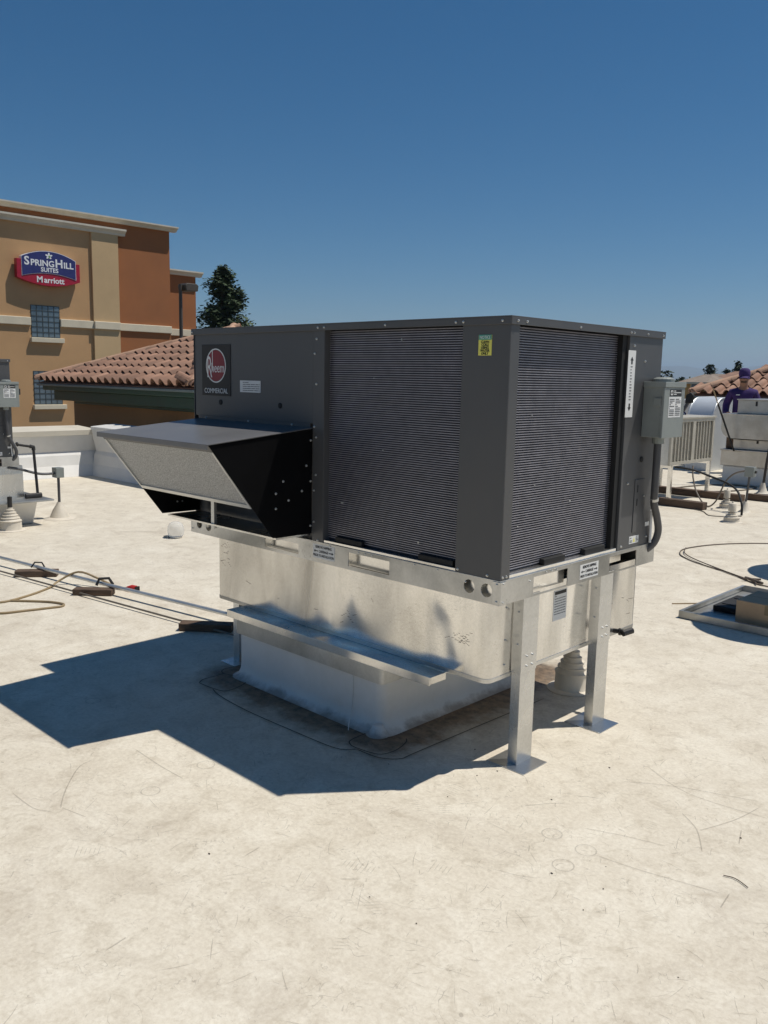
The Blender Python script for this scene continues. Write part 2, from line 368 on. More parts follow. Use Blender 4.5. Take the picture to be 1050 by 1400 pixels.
for q in range(3): g.f += [(1+q*N+k, 1+(q+1)*N+k, 1+(q+1)*N+(k+1) % N, 1+q*N+(k+1) % N) for k in range(N)]
tag(g.build('ground', 'earth'), kind='structure')
hl = MB(); n = 220
rnd = random.Random(3)
for k in range(n+1):
    a = R(60)+R(125)*k/n
    h = 330+50*math.sin(k*0.11)+30*math.sin(k*0.31+1)+18*math.sin(k*0.77+2)+8*math.sin(k*1.7)
    for rr, hh in ((13200, -6.8), (14200, h*0.45), (15200, h*0.8+20*math.sin(k*0.9)), (16000, h), (17500, -6.8)):
        hl.v.append((rr*math.cos(a), rr*math.sin(a), hh))
hl.f = [(k*5+i, (k+1)*5+i, (k+1)*5+i+1, k*5+i+1) for k in range(n) for i in range(4)]
tag(hl.build('hills', 'hill', smooth=True), kind='structure')

# marks on the membrane (children of the roof): fastener plate outlines, seams, scuffs
def ring_mesh(r, wd):
    mb = MB(); n = 28
    for k in range(n):
        t = 2*math.pi*k/n
        for q in (r-wd/2, r+wd/2): mb.v.append((q*math.cos(t), q*math.sin(t), 0))
    mb.f = [(2*k, 2*k+1, (2*k+3) % (2*n), (2*k+2) % (2*n)) for k in range(n)]
    return mb.mesh('fastener_plate_outline', fix=False)
RING = ring_mesh(0.034, 0.0042)
for x, y in ((-1.803,-0.675),(-0.885,-0.678),(-0.843,-0.947),(0.354,-0.132),(0.489,-0.139),(0.485,-0.269),(1.15,1.30)):
    inst('fastener_plate_outline', RING, 'ring', roof_o, (x, y, 0.003))
def strip(mb, pts, wd, z):
    pts = [Vector((p[0], p[1], 0)) for p in pts]; n0 = len(mb.v)
    for i, p in enumerate(pts):
        d = (pts[min(i+1, len(pts)-1)]-pts[max(i-1, 0)]).normalized(); s = Vector((-d.y, d.x, 0))
        ww = wd*(0.35 if i in (0, len(pts)-1) else 1)
        a = p+s*ww/2; b = p-s*ww/2
        mb.v += [(a.x, a.y, z), (b.x, b.y, z)]
    mb.f += [(n0+2*i, n0+2*i+1, n0+2*i+3, n0+2*i+2) for i in range(len(pts)-1)]
# traced long scuffs and random short ones, joined: nobody could count them
sc = MB()
for pl in ([(0.407,-0.019),(0.53,0.035),(0.66,0.077)],[(0.528,-0.14),(0.669,-0.115),(0.905,-0.052)],[(0.331,0.398),(0.493,0.508),(0.753,0.616)],[(0.332,0.587),(0.546,0.488),(0.831,0.513)],
           [(0.177,-0.038),(0.22,0.03),(0.267,0.087)],[(0.6,0.327),(0.686,0.255),(0.76,0.132)],[(0.697,0.259),(0.752,0.42),(0.777,0.57)],[(0.827,0.266),(0.795,0.367)],[(0.93,-0.124),(0.92,-0.036)],
           [(0.271,0.167),(0.302,0.192),(0.336,0.207)],[(-1.202,-0.803),(-1.0,-0.81),(-0.849,-0.806)],[(-0.949,-1.234),(-0.832,-1.204)],[(-0.953,-1.238),(-1.068,-1.163),(-1.204,-1.046),(-1.229,-0.979)],
           [(-0.256,-0.959),(-0.265,-0.893)],[(0.048,-0.827),(0.091,-0.783)],[(-1.173,-1.313),(-1.019,-1.307),(-0.95,-1.273)],[(-0.144,-1.497),(-0.155,-1.432)]):
    strip(sc, smoothed([(p[0], p[1], 0) for p in pl], 5), 0.0042, 0.0018)
rnd = random.Random(11)
for i in range(1900):
    if i < 1400: x = rnd.gauss(-0.05, 0.9); y = rnd.gauss(-0.25, 0.75)
    else: x = rnd.uniform(-6, 2.2); y = rnd.uniform(-2, 6)
    if -1.75 < x < -0.55 and -0.02 < y < 1.3: continue
    a = rnd.choice((rnd.gauss(0.5, 0.25), rnd.gauss(2.2, 0.25), rnd.uniform(0, 3.14))); L = rnd.choice((0.010, 0.015, 0.02, 0.03, 0.045, 0.08)) * rnd.uniform(0.6, 1.3); k = rnd.uniform(-0.3, 0.3)
    pts = [(x+math.cos(a+k*t)*L*t, y+math.sin(a+k*t)*L*t) for t in (0, 0.33, 0.66, 1)]
    strip(sc, pts, rnd.uniform(0.0008, 0.0026), 0.0014)
for i in range(16):                              # ribbed boot prints: rows of short parallel bars
    x = rnd.gauss(0.0, 0.7); y = rnd.gauss(-0.55, 0.35); a = rnd.uniform(0, 6.28)
    for q in range(rnd.randint(4, 8)):
        px = x+math.cos(a)*q*0.014; py = y+math.sin(a)*q*0.014; l = rnd.uniform(0.015, 0.035)
        strip(sc, [(px-math.sin(a)*l, py+math.cos(a)*l), (px, py), (px+math.sin(a)*l, py-math.cos(a)*l)], 0.0022, 0.0014)
tag(sc.build('scuff_marks', 'scuff', roof_o, fix=False), kind='stuff')
sm = MB()
for pl in ([(-1.67,-0.182),(-1.562,-0.177),(-1.488,-0.15),(-1.499,-0.053),(-1.542,0.013),(-1.615,0.051)],[(-1.743,0.128),(-1.753,0.023),(-1.702,-0.013),(-1.622,0.013)],
           [(-1.67,-0.182),(-1.699,-0.139),(-1.697,-0.067),(-1.702,-0.013)],[(-1.553,-0.183),(-1.447,-0.211),(-1.21,-0.228),(-0.911,-0.221),(-0.651,-0.205),(-0.58,-0.149)],
           [(-0.669,0.003),(-0.663,-0.101),(-0.637,-0.133),(-0.589,-0.14),(-0.486,-0.117),(-0.463,-0.044),(-0.486,0.047),(-0.513,0.079)],[(-0.58,-0.149),(-0.465,-0.139),(-0.396,-0.084),(-0.392,-0.007),(-0.385,0.339),(-0.37,0.9)]):
    strip(sm, smoothed([(p[0], p[1], 0) for p in pl], 6), 0.0055, 0.0034)
sm.build('membrane_seam', 'seam', roof_o, fix=False)

# ================================================================== main rooftop unit
ZR, ZC, ZT = 0.7009, 0.7913, 1.741               # rail bottom, cabinet bottom, lid top
CW = 1.14                                        # cabinet depth along Y
def make_unit(label):
    u = thing('rooftop_air_conditioner', (-1.0, 0.58, ZR), label, 'air conditioner', 'packaged rooftop units')
    # ---- base rails with fork pockets and lifting holes
    fr = plate('base_rail', 'galv_rail', u, rect(-2.0, 0.0, 0.7009, 0.7913),
          [circ(-1.922, 0.750, 0.023), circ(-1.841, 0.748, 0.024), rect(-1.377, -1.131, 0.714, 0.764), rect(-0.803, -0.558, 0.716, 0.776), circ(-0.143, 0.750, 0.026), circ(-0.061, 0.749, 0.026)],
          0.003, (0, 0.0015, 0), FRONT)
    plate('base_rail', 'galv_rail', u, rect(0.003, 1.19, 0.7009, 0.7913),
          [rect(0.215, 0.455, 0.708, 0.777), rect(0.785, 1.02, 0.708, 0.777)], 0.003, (-0.0015, 0, 0), RIGHT)
    B('base_rail', 'galv_rail', u, (-1.997, -1.0, 1.187, 1.19, 0.7009, 0.79), (-1.0, -0.003, 1.187, 1.19, 0.7009, 0.79))
    B('base_rail', 'galv_rail', u, (-2.0, -1.997, 0.003, 1.187, 0.7009, 0.79))
    B('rail_flange', 'galv_rail', u, (-2.0, 0.002, -0.002, 0.05, 0.7915, 0.7945), (-0.05, 0.0022, 0.05, 1.19, 0.7915, 0.7945), (-2.0, -1.95, 0.05, 1.19, 0.7915, 0.7945), (-1.95, -0.05, 1.14, 1.19, 0.7915, 0.7945), bev=0.0008)
    B('rail_corner', 'galv_rail', u, (0.001, 0.004, 0.0, 0.034, 0.7015, 0.790), (-0.030, 0.004, -0.0035, -0.0004, 0.7015, 0.790), bev=0.001)
    for a, b, c, d in ((-1.39, -1.118, 0.709, 0.770), (-0.816, -0.545, 0.711, 0.782)):   # fork pocket lining, each with a back plate added to look bright
        B('fork_pocket', 'galv', u, (a, a+0.003, 0.004, 1.186, c, d), (b-0.003, b, 0.004, 1.186, c, d), (a, b, 0.004, 1.186, d, d+0.003), (a+0.003, b-0.003, 0.035, 0.038, c, d))
    for q in ((-0.20, -0.03, 0.024, 0.027, 0.705, 0.788), (-1.96, -1.80, 0.024, 0.027, 0.705, 0.788), (-0.030, -0.027, 0.20, 0.47, 0.712, 0.788), (-0.090, -0.087, 0.77, 1.04, 0.712, 0.755)): B('slot_reflector', 'galv', u, q)  # plates added behind the openings to reflect the bright ground
    screws(u, [(-0.012, -0.0035, 0.715), (-0.012, -0.0035, 0.780)], FRONT, 0.8)
    screws(u, [(0.004, 0.016, 0.712), (0.004, 0.016, 0.782), (-0.0, 0.19, 0.765), (-0.0, 0.30, 0.784), (-0.0, 0.335, 0.784), (-0.0, 0.37, 0.784)], RIGHT, 0.7)
    screws(u, [(-1.985, 0.0, 0.775), (-1.985, 0.0, 0.72), (-0.16, -0.0, 0.764)], FRONT, 0.7)
    screws(u, [(x, -0.0, 0.785) for x in (-0.30, -0.42, -0.66, -0.70, -0.74, -0.92)], FRONT, 0.6)
    # ---- cabinet shell
    B('inner_cabinet', 'coil', u, (-1.91, -0.10, 0.09, 1.10, 0.7955, 1.70))
    B('corner_post', 'grey', u, (-0.213, 0.0, 0.0, 0.003, 0.7945, 1.718), (-0.003, 0.0, 0.003, 0.056, 0.7945, 1.718), (-0.213, -0.210, 0.003, 0.05, 0.7945, 1.718), (-0.05, -0.003, 0.053, 0.056, 0.7945, 1.718), bev=0.0012)
    B('divider_post', 'grey', u, (-1.038, -0.966, 0.0, 0.003, 0.7945, 1.718), (-0.969, -0.966, 0.003, 0.06, 0.7945, 1.718), bev=0.001)
    pn = MB().box(-1.948, -1.041, 0.004, 0.03, 1.312, 1.716)
    pn.build('upper_panel', 'grey', u, bev=0.003)
    B('panel_seam', 'rubber', u, (-1.0415, -1.0375, 0.012, 0.03, 0.80, 1.716))
    B('lower_panel', 'grey', u, (-1.948, -1.041, 0.03, 0.034, 0.7945, 1.312))
    B('side_panel', 'grey', u, (-1.953, -1.949, 0.0, CW, 0.7945, 1.716), bev=0.001)
    B('back_panel', 'grey', u, (-1.949, -0.004, CW-0.004, CW, 0.7945, 1.716))
    ep = B('end_panel', 'grey', u, (-0.02, -0.001, 0.845, CW, 0.7945, 1.716), bev=0.0018)
    B('panel_gap_strip', 'rubber', u, (-0.06, -0.012, 0.806, 0.843, 0.7945, 1.716))  # black strip filling the gap between coil and end panel
    lid = MB().box(-1.962, 0.008, -0.008, CW+0.008, 1.737, 1.741)
    lid.box(-1.962, 0.008, -0.008, -0.005, 1.711, 1.737).box(0.005, 0.008, -0.005, CW+0.005, 1.711, 1.737).box(-1.962, -1.959, -0.005, CW+0.005, 1.711, 1.737).box(-1.959, 0.005, CW+0.005, CW+0.008, 1.711, 1.737)
    lo = lid.build('lid', 'grey', u, bev=0.002)
    screws(lo, [(x, -0.008, 1.724) for x in (-0.03, -0.205, -0.24, -0.60, -0.96, -1.0, -1.95)], FRONT, 0.8)
    screws(lo, [(0.008, y, 1.724) for y in (0.03, 0.085, 0.44, 0.835, 0.86, 0.98, 1.12)], RIGHT, 0.8)
    # ---- coils: fin block behind a ladder of horizontal tubes
    nt_ = 98; z0, z1 = 0.818, 1.706
    for nm, x0, x1, y0, y1 in (('f', -0.966, -0.213, 0.032, 0.075), ('r', -0.075, -0.036, 0.056, 0.806)):
        fins = MB(); tub = MB()
        if nm == 'f':
            fins.box(x0, x1, y0+0.005, y1, 0.80, 1.712)
        else:
            fins.box(x0, x1-0.005, y0, y1, 0.80, 1.712)
        fb = fins.build('coil', 'coil', u)
        rnd = random.Random(5)
        for i in range(nt_):
            z = z0+(z1-z0)*i/(nt_-1); j = rnd.uniform(-0.0006, 0.0006)
            if nm == 'f': tub.box(x0+0.001, x1-0.001, y0-0.001+j, y0+0.006, z-0.0017, z+0.0017)
            else: tub.box(x1-0.006, x1+0.001+j, y0+0.001, y1-0.001, z-0.0018, z+0.0018)
        tag(tub.build('coil_tubes', 'tube', fb), kind='stuff')
        # a few bent fins that catch the light
        bf = MB()
        for i in range(6):
            z = rnd.uniform(0.84, 1.68)
            if nm == 'f':
                x = rnd.uniform(x0+0.05, x1-0.05); bf.box(x, x+rnd.choice((0.003, 0.004, 0.012)), y0-0.003, y0+0.004, z, z+rnd.choice((0.003, 0.008)))
            else:
                y = rnd.uniform(y0+0.05, y1-0.05); bf.box(x1-0.004, x1+0.003, y, y+rnd.choice((0.003, 0.008)), z, z+rnd.choice((0.002, 0.006)))
        tag(bf.build('bent_fins', 'alu', fb), kind='stuff')
    B('coil_sill', 'galv', u, (-0.964, -0.215, 0.004, 0.036, 0.7946, 0.806), bev=0.001)
    B('coil_sill', 'galv', u, (-0.046, -0.004, 0.058, 0.842, 0.7946, 0.808), bev=0.001)
    for a, b in ((-0.900, -0.735), (-0.415, -0.235)): B('rubber_block', 'rubber', u, (a, b, 0.012, 0.032, 0.806, 0.830), bev=0.003)
    for a, b in ((0.30, 0.45), (0.60, 0.76)): B('rubber_block', 'rubber', u, (-0.036, -0.012, a, b, 0.808, 0.832), bev=0.003)
    screws(u, [(x, 0.0, z) for x, z in ((-1.015, 1.677), (-1.027, 1.615), (-1.015, 1.485), (-1.027, 1.30), (-1.015, 1.255), (-1.015, 1.09), (-1.027, 1.02), (-1.027, 0.88), (-0.20, 0.806), (-0.06, 0.806), (-1.0, 0.80))], FRONT, 0.85)
    screws(u, [(-0.001, y, z) for y, z in ((0.885, 1.672), (0.985, 1.61), (0.90, 1.085), (1.05, 1.02), (0.875, 0.81), (1.10, 0.83))], RIGHT, 0.9)
    screws(u, [(0.0, 0.012, 0.806), (0.0, 0.035, 0.806)], RIGHT, 0.8)
    # ---- upper panel furniture: brand plate, data sticker, plugs
    bp = B('brand_plate', 'ink', u, (-1.882, -1.643, 0.001, 0.004, 1.414, 1.662), bev=0.001)
    cx, cz = -1.762, 1.560
    def ell(rx, rz, n=40): return [(cx+rx*math.cos(2*math.pi*k/n), cz+rz*math.sin(2*math.pi*k/n)) for k in range(n)]
    plate('logo_ring', 'white', bp, ell(0.083, 0.083), [ell(0.077, 0.077)], 0.0008, (0, 0.0004, 0), FRONT)
    plate('logo_disc', 'red', bp, ell(0.075, 0.075), [], 0.0006, (0, 0.0006, 0), FRONT)
    text('logo_lettering', 'R', 0.150, 'white', bp, (-1.815, -0.0002, 1.548), FRONT, 0.50)
    text('logo_lettering', 'heem', 0.068, 'white', bp, (-1.745, -0.0002, 1.548), FRONT, 0.72)
    B('logo_stroke', 'white', bp, (-1.7915, -1.7865, -0.0008, 0.0002, 1.535, 1.640))
    text('logo_lettering', 'COMMERCIAL', 0.034, 'white', bp, (-1.762, 0.0002, 1.437), FRONT, 0.92)
    st = B('data_sticker', 'white', u, (-1.568, -1.411, 0.002, 0.004, 1.437, 1.492))
    lines(st, 'small_print', -1.545, -1.415, 1.441, 1.488, 5, (0, 0.0018, 0), FRONT, 0.3, 'conduit', 4)
    for x in (-1.728, -1.268):
        inst('hole_plug', PLUG, 'rubber', u, (x, 0.004, 1.383), FRONT)
    ns = B('notice_sticker', 'yellow', u, (-0.138, -0.079, -0.0012, 0.0, 1.604, 1.676))
    B('sticker_header', 'green', ns, (-0.137, -0.080, -0.0018, -0.001, 1.659, 1.677))
    text('sticker_lettering', 'NOTICE', 0.0155, 'white', ns, (-0.1085, -0.002, 1.6675), FRONT, 0.85)
    for i, s in enumerate(('CLEAN', 'COILS', 'USING', 'WATER', 'ONLY')):
        text('sticker_lettering', s, 0.0125, 'ink', ns, (-0.1085, -0.0015, 1.6515-i*0.0103), FRONT, 0.95, bold=0.0003)
    # ---- shipping labels on the rails
    for face, loc, c, half in ((FRONT, (-0.960, -0.0004, 0.7515), None, 0.071), (RIGHT, (0.0004, 0.620, 0.744), None, 0.072)):
        sh = plate('rail_label', 'white', u, rect(-half, half, -0.031, 0.031), [], 0.0008, loc, face)
        off = Vector(loc)+face @ Vector((0, 0, 0.0006))
        for s, dv, sz in (('REMOVE SHIPPING', 0.019, 0.0165), ('CARRIAGE', 0.0, 0.0165), ('PRIOR TO INSTALLATION', -0.019, 0.0150)):
            t = text('label_lettering', s, sz, 'ink', sh, off+face @ Vector((0, dv, 0)), face, 0.78, bold=0.0002)
        for sg in (-1, 1):
            ar = [(sg*0.036, 0.002), (sg*0.054, 0.002), (sg*0.054, 0.006), (sg*0.065, 0.0), (sg*0.054, -0.006), (sg*0.054, -0.002), (sg*0.036, -0.002)]
            plate('label_arrow', 'ink', sh, ar if sg > 0 else ar[::-1], [], 0.0006, off, face)
    # ---- end panel: tall label, access cover, warning label
    tl = plate('tall_label', 'white', ep, rect(0.838, 0.900, 1.372, 1.652), [], 0.001, (0.0, 0, 0), RIGHT)
    for sg, zc in ((1, 1.610), (-1, 1.414)):
        ar = [(0.863, zc-sg*0.016), (0.875, zc-sg*0.016), (0.875, zc), (0.882, zc), (0.869, zc+sg*0.016), (0.856, zc), (0.863, zc)]
        plate('label_arrow', 'ink', tl, ar if sg > 0 else ar[::-1], [], 0.0006, (0.0006, 0, 0), RIGHT)
    lines(tl, 'small_print', 0.861, 0.877, 1.440, 1.590, 12, (0.0006, 0, 0), RIGHT, 0.3, 'conduit', 8)
    ac = B('access_cover', 'grey', ep, (-0.001, 0.002, 0.965, 1.055, 0.862, 1.098), bev=0.001)
    for z in (1.060, 1.000): B('slot', 'rubber', ac, (0.0019, 0.0026, 0.985, 0.994, z-0.02, z+0.012))
    inst('hole_plug', PLUG, 'rubber', ep, (-0.0005, 1.01, 1.185), RIGHT)
    wl = B('warning_label', 'white', ep, (-0.001, 0.0006, 0.945, 1.03, 0.812, 0.845))
    MB().prism([(0.978, 0.818), (0.998, 0.818), (0.988, 0.838)], 'x', 0.0005, 0.0011).build('warning_triangle', 'yellow', wl)
    lines(wl, 'small_print', 0.949, 0.972, 0.816, 0.841, 4, (0.0006, 0, 0), RIGHT, 0.35, 'ink', 2); lines(wl, 'small_print', 1.003, 1.026, 0.816, 0.841, 4, (0.0006, 0, 0), RIGHT, 0.35, 'ink', 3)
    B('maker_tag', 'white', ep, (-0.001, 0.0006, 1.085, 1.118, 0.878, 0.896))
    # ---- fresh-air hood: sloped mesh filter between black cheeks
    yb, zt_, yt, ztf, yl, zl = 0.004, 1.296, -0.537, 1.244, -0.215, 0.828
    xa, xb = -1.925, -1.046
    hd = MB().prism([(yb, zt_), (yt-0.012, ztf), (yt-0.012, ztf-0.022), (yt-0.008, ztf-0.022), (yt-0.008, ztf-0.004), (yb, zt_-0.004)], 'x', xa-0.006, xb+0.006)
    hood = hd.build('intake_hood', 'hood_top', u, bev=0.001)
    for x in (xa, xb-0.003):
        MB().prism([(yb, zt_-0.006), (yt, ztf-0.006), (yl, zl), (yb, zl-0.004)], 'x', x, x+0.003).build('hood_cheek', 'black', hood)
    B('hood_lip', 'grey', hood, (xa+0.01, xb-0.01, 0.0, 0.008, zt_, zt_+0.018))
    d = Vector((0, yl-yt, zl-ztf)).normalized(); nrm = Vector((0, -abs(d.z), -d.y)).normalized()
    def sl(s, o=0.0): p = Vector((0, yt, ztf-0.006))+d*s+nrm*o; return (p.y, p.z)
    def slab(s0, s1, o0, o1): return [sl(s0, o0), sl(s1, o0), sl(s1, o1), sl(s0, o1)]
    MB().prism(slab(0.0, 0.035, -0.004, 0.0), 'x', xa+0.003, xb-0.003).build('hood_front_strip', 'grey', hood)
    MB().prism(slab(0.040, 0.325, -0.022, -0.006), 'x', xa+0.012, xb-0.012).build('mesh_filter', 'filter', hood)
    ff = MB().prism(slab(0.325, 0.345, -0.024, 0.001), 'x', xa+0.004, xb-0.004)
    ff.prism(slab(0.036, 0.325, -0.024, 0.001), 'x', xa+0.004, xa+0.014).prism(slab(0.036, 0.325, -0.024, 0.001), 'x', xb-0.014, xb-0.004)
    ff.build('filter_frame', 'alu', hood)
    B('hood_strut', 'alu', hood, (-1.555, -1.530, -0.18, -0.165, 0.80, 0.965))
    B('hood_sill', 'galv', hood, (xa+0.01, xb-0.01, -0.19, 0.004, 0.815, 0.823))
    screws(hood, [(xb+0.0005, y, z) for y, z in ((-0.03, 1.13), (-0.16, 1.07), (-0.20, 1.02), (-0.055, 1.02), (-0.005, 1.06), (-0.005, 1.24), (-0.005, 0.86), (-0.13, 0.985), (-0.20, 0.955))], RIGHT, 0.9)
    screws(hood, [(x, -0.0, zt_+0.006) for x in (-1.85, -1.50, -1.18)], FRONT, 0.8)
    screws(hood, [(xa+0.004, y, z) for y, z in ((-0.13, 0.88), (-0.10, 0.88))], RIGHT, 0.8)
    # ---- electrical disconnect, riser and conduit
    ds = B('disconnect_switch', 'box_grey', u, (0.0, 0.086, 0.99, 1.175, 1.285, 1.520), bev=0.002)
    B('switch_cover', 'box_grey', ds, (0.0865, 0.099, 0.985, 1.180, 1.283, 1.500), bev=0.0025)
    B('switch_cap', 'box_grey', ds, (-0.0, 0.103, 0.984, 1.181, 1.5005, 1.524), bev=0.002)
    MB().lathe([(0.045, 0), (0.045, 0.012), (0.03, 0.02)], (0.045, 1.08, 1.524), 16).build('conduit_hub', 'box_grey', ds)
    sl_ = plate('switch_label', 'white', ds, rect(1.03, 1.145, 1.372, 1.460), [], 0.0006, (0.0995, 0, 0), RIGHT)
    lines(sl_, 'small_print', 1.036, 1.082, 1.378, 1.454, 10, (0.0999, 0, 0), RIGHT, 0.45, 'conduit', 5); lines(sl_, 'small_print', 1.092, 1.139, 1.378, 1.454, 10, (0.0999, 0, 0), RIGHT, 0.45, 'conduit', 6)
    sk = plate('switch_label', 'ink', ds, rect(1.035, 1.145, 1.464, 1.492), [], 0.0006, (0.0995, 0, 0), RIGHT)
    plate('label_mark', 'white', sk, rect(1.042, 1.062, 1.468, 1.488), [circ(1.052, 1.478, 0.007, 10)], 0.0006, (0.1, 0, 0), RIGHT)
    lines(sk, 'small_print', 1.072, 1.140, 1.468, 1.489, 3, (0.0999, 0, 0), RIGHT, 0.5, 'white', 7)
    B('switch_latch', 'box_grey', ds, (0.05, 0.086, 0.984, 0.990, 1.42, 1.455), bev=0.001)
    B('switch_handle', 'iron', ds, (0.03, 0.085, 1.181, 1.200, 1.40, 1.46), bev=0.004)
    cb = MB().tube(smoothed([(0.042, 1.07, 1.286), (0.042, 1.07, 1.20), (0.040, 1.075, 1.05), (0.034, 1.09, 0.985), (0.034, 1.125, 0.92), (0.030, 1.155, 0.85), (0.012, 1.150, 0.79), (-0.03, 1.12, 0.745)], 6), 0.0165, 12).build('conduit', 'conduit', u, smooth=True)
    MB().tube([(0.042, 1.07, 1.286), (0.042, 1.07, 1.255)], 0.026, 12).build('conduit_fitting', 'box_grey', cb)
    MB().tube([(0.037, 1.083, 1.010), (0.036, 1.087, 0.998)], 0.0185, 12).build('conduit_strap', 'alu', cb)
    MB().tube([(0.012, 1.115, 0.95), (0.010, 1.122, 0.80)], 0.006, 8).build('signal_wire', 'white', cb)
    return u
PLUG = MB().lathe([(0.013, 0), (0.013, 0.003), (0.009, 0.0045)], (0, 0, 0), 14).mesh('hole_plug')
unit = make_unit('large dark grey rooftop unit with black intake hood on tall galvanized legs')

# ------------------------------------------------------------------ curb adapter, curb, legs under the main unit
def round_rect(x0, x1, y0, y1, r, n=5):
    out = []
    for cx, cy, a0 in ((x1-r, y0+r, -90), (x1-r, y1-r, 0), (x0+r, y1-r, 90), (x0+r, y0+r, 180)):
        out += [(cx+r*math.cos(R(a0+90*k/n)), cy+r*math.sin(R(a0+90*k/n))) for k in range(n+1)]
    return out
ad = thing('curb_adapter', (-0.95, 0.62, 0.25), 'galvanized sheet metal box under the large dark grey unit', 'curb adapter')
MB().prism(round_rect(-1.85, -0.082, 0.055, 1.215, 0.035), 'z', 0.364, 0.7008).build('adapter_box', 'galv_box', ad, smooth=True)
MB().prism(round_rect(-1.852, -0.080, 0.053, 1.217, 0.037), 'z', 0.366, 0.381).build('bottom_hem', 'galv_rail', ad, smooth=True)
lg = MB().prism([(0.062, 0.3635), (-0.045, 0.3635), (-0.045, 0.328), (-0.041, 0.328), (-0.041, 0.3595), (0.062, 0.3595)], 'x', -1.625, -0.285)
lg.build('ledge', 'galv', ad, bev=0.001)
B('ledge_end', 'galv', ad, (-0.2855, -0.2825, -0.044, 0.05, 0.335, 0.3630))
sk = MB().prism(round_rect(-1.635, -0.60, 0.012, 1.11, 0.02), 'z', 0.232, 0.3590)
sk.build('skirt', 'galv_dull', ad, smooth=True)
al = plate('instruction_label', 'white', ad, rect(0.490, 0.590, 0.530, 0.660), [], 0.001, (-0.0814, 0, 0), RIGHT)
lines(al, 'small_print', 0.497, 0.583, 0.552, 0.640, 8, (-0.0808, 0, 0), RIGHT, 0.25, 'conduit', 9)
plate('label_band', 'ink', al, rect(0.497, 0.583, 0.641, 0.655), [], 0.0006, (-0.0806, 0, 0), RIGHT)
fx = MB().tube([(-0.09, 1.01, 0.385), (-0.02, 1.02, 0.390)], 0.011, 8).tube([(-0.03, 1.0, 0.386), (-0.01, 1.05, 0.395)], 0.015, 8).tube([(-0.055, 1.012, 0.386), (-0.048, 1.013, 0.387)], 0.017, 8)
fx.build('drain_fitting', 'iron', ad)
rnd = random.Random(31); sw = MB()
def scrawl(px, pz, wd, ht, n, fr):
    for i in range(n):
        a = px+rnd.uniform(0, wd); b = pz+rnd.uniform(0, ht); l = rnd.uniform(0.01, 0.05); k = rnd.uniform(-0.01, 0.01)
        for q in range(3):
            t0, t1 = q/3*l, (q+1)/3*l
            sw.box(*((a+t0, a+t1, 0.0543, 0.0549) if fr else (-0.0819, -0.0813, a+t0, a+t1)), b+k*q, b+k*q+rnd.uniform(0.0015, 0.003))
scrawl(-0.30, 0.50, 0.11, 0.03, 12, True); scrawl(-1.82, 0.55, 0.08, 0.12, 10, True); scrawl(-1.6, 0.42, 0.9, 0.2, 9, True); scrawl(0.95, 0.44, 0.2, 0.1, 6, False)
tag(sw.build('scrape_marks', 'scuff', ad), kind='stuff')
screws(ad, [(-0.0815, 0.16, z) for z in (0.65, 0.52, 0.42)], RIGHT, 0.7)

cu = thing('roof_curb', (-1.12, 0.62, 0), 'white membrane wrapped curb under the galvanized adapter box', 'roof curb')
cm = MB(); prof = [(0.045, 0.0015), (0.034, 0.006), (0.014, 0.018), (0.004, 0.040), (0.0, 0.07), (0.0, 0.2325)]
loops = [round_rect(-1.640-e, -0.615+e, 0.030-e, 1.10+e, 0.045+e, 6) for e, z in prof]; nn = len(loops[0])
for (e, z), lp in zip(prof, loops): cm.v += [(x, y, z) for x, y in lp]
cm.f = [(i*nn+k, i*nn+(k+1) % nn, (i+1)*nn+(k+1) % nn, (i+1)*nn+k) for i in range(len(prof)-1) for k in range(nn)] + [tuple(range((len(prof)-1)*nn, len(prof)*nn))]
cm.build('membrane_wrap', 'curb_dirty', cu, smooth=True)
MB().lathe([(0.052, 0.002), (0.040, 0.010), (0.027, 0.034), (0.022, 0.045), (0.008, 0.050)], (-0.628, 0.024, 0), 16).build('corner_patch', 'curb_dirty', cu, smooth=True)
cs = MB()
cs.tube(smoothed([(-0.790, 0.028, 0.232), (-0.788, 0.027, 0.16), (-0.792, 0.022, 0.07), (-0.77, -0.012, 0.028), (-0.74, -0.045, 0.006)], 4), 0.0022, 5)
cs.build('weld_seam', 'curb', cu)

def make_leg(loc, label, flip=1):
    x, y = loc
    l = thing('support_leg', (x, y, 0), label, 'support leg', 'galvanized legs under the unit')
    t = 0.003
    MB().prism([(x, y), (x, y+0.102), (x-t, y+0.102), (x-t, y+t), (x-0.043, y+t), (x-0.043, y)], 'z', 0.004, 0.46).build('leg_post', 'galv_leg', l, bev=0.0008)
    x2, y2 = x+0.0035, y-0.0035
    MB().prism([(x2, y2), (x2, y2+0.106), (x2-t, y2+0.106), (x2-t, y2+t), (x2-0.047, y2+t), (x2-0.047, y2)], 'z', 0.385, 0.7005).build('leg_sleeve', 'galv_leg', l, bev=0.0008)
    B('base_plate', 'galv_leg', l, (x-0.115, x+0.066, y-0.045, y+0.118, 0.0, 0.004), bev=0.001)
    screws(l, [(x2, y+a, z) for a, z in ((0.035, 0.45), (0.072, 0.45), (0.035, 0.41), (0.072, 0.41))], RIGHT, 0.85, 'iron')
    screws(l, [(x2-0.022, y2, z) for z in (0.63, 0.50)], FRONT, 0.8)
    return l
make_leg((-0.034, 0.205), 'galvanized angle leg nearest the camera, on a square foot plate')
make_leg((-0.034, 0.780), 'galvanized angle leg in front of the small ringed vent cone')
l3 = thing('support_leg', (-1.81, 0.15, 0), 'thin galvanized leg at the far left corner behind the ledge', 'support leg', 'galvanized legs under the unit')
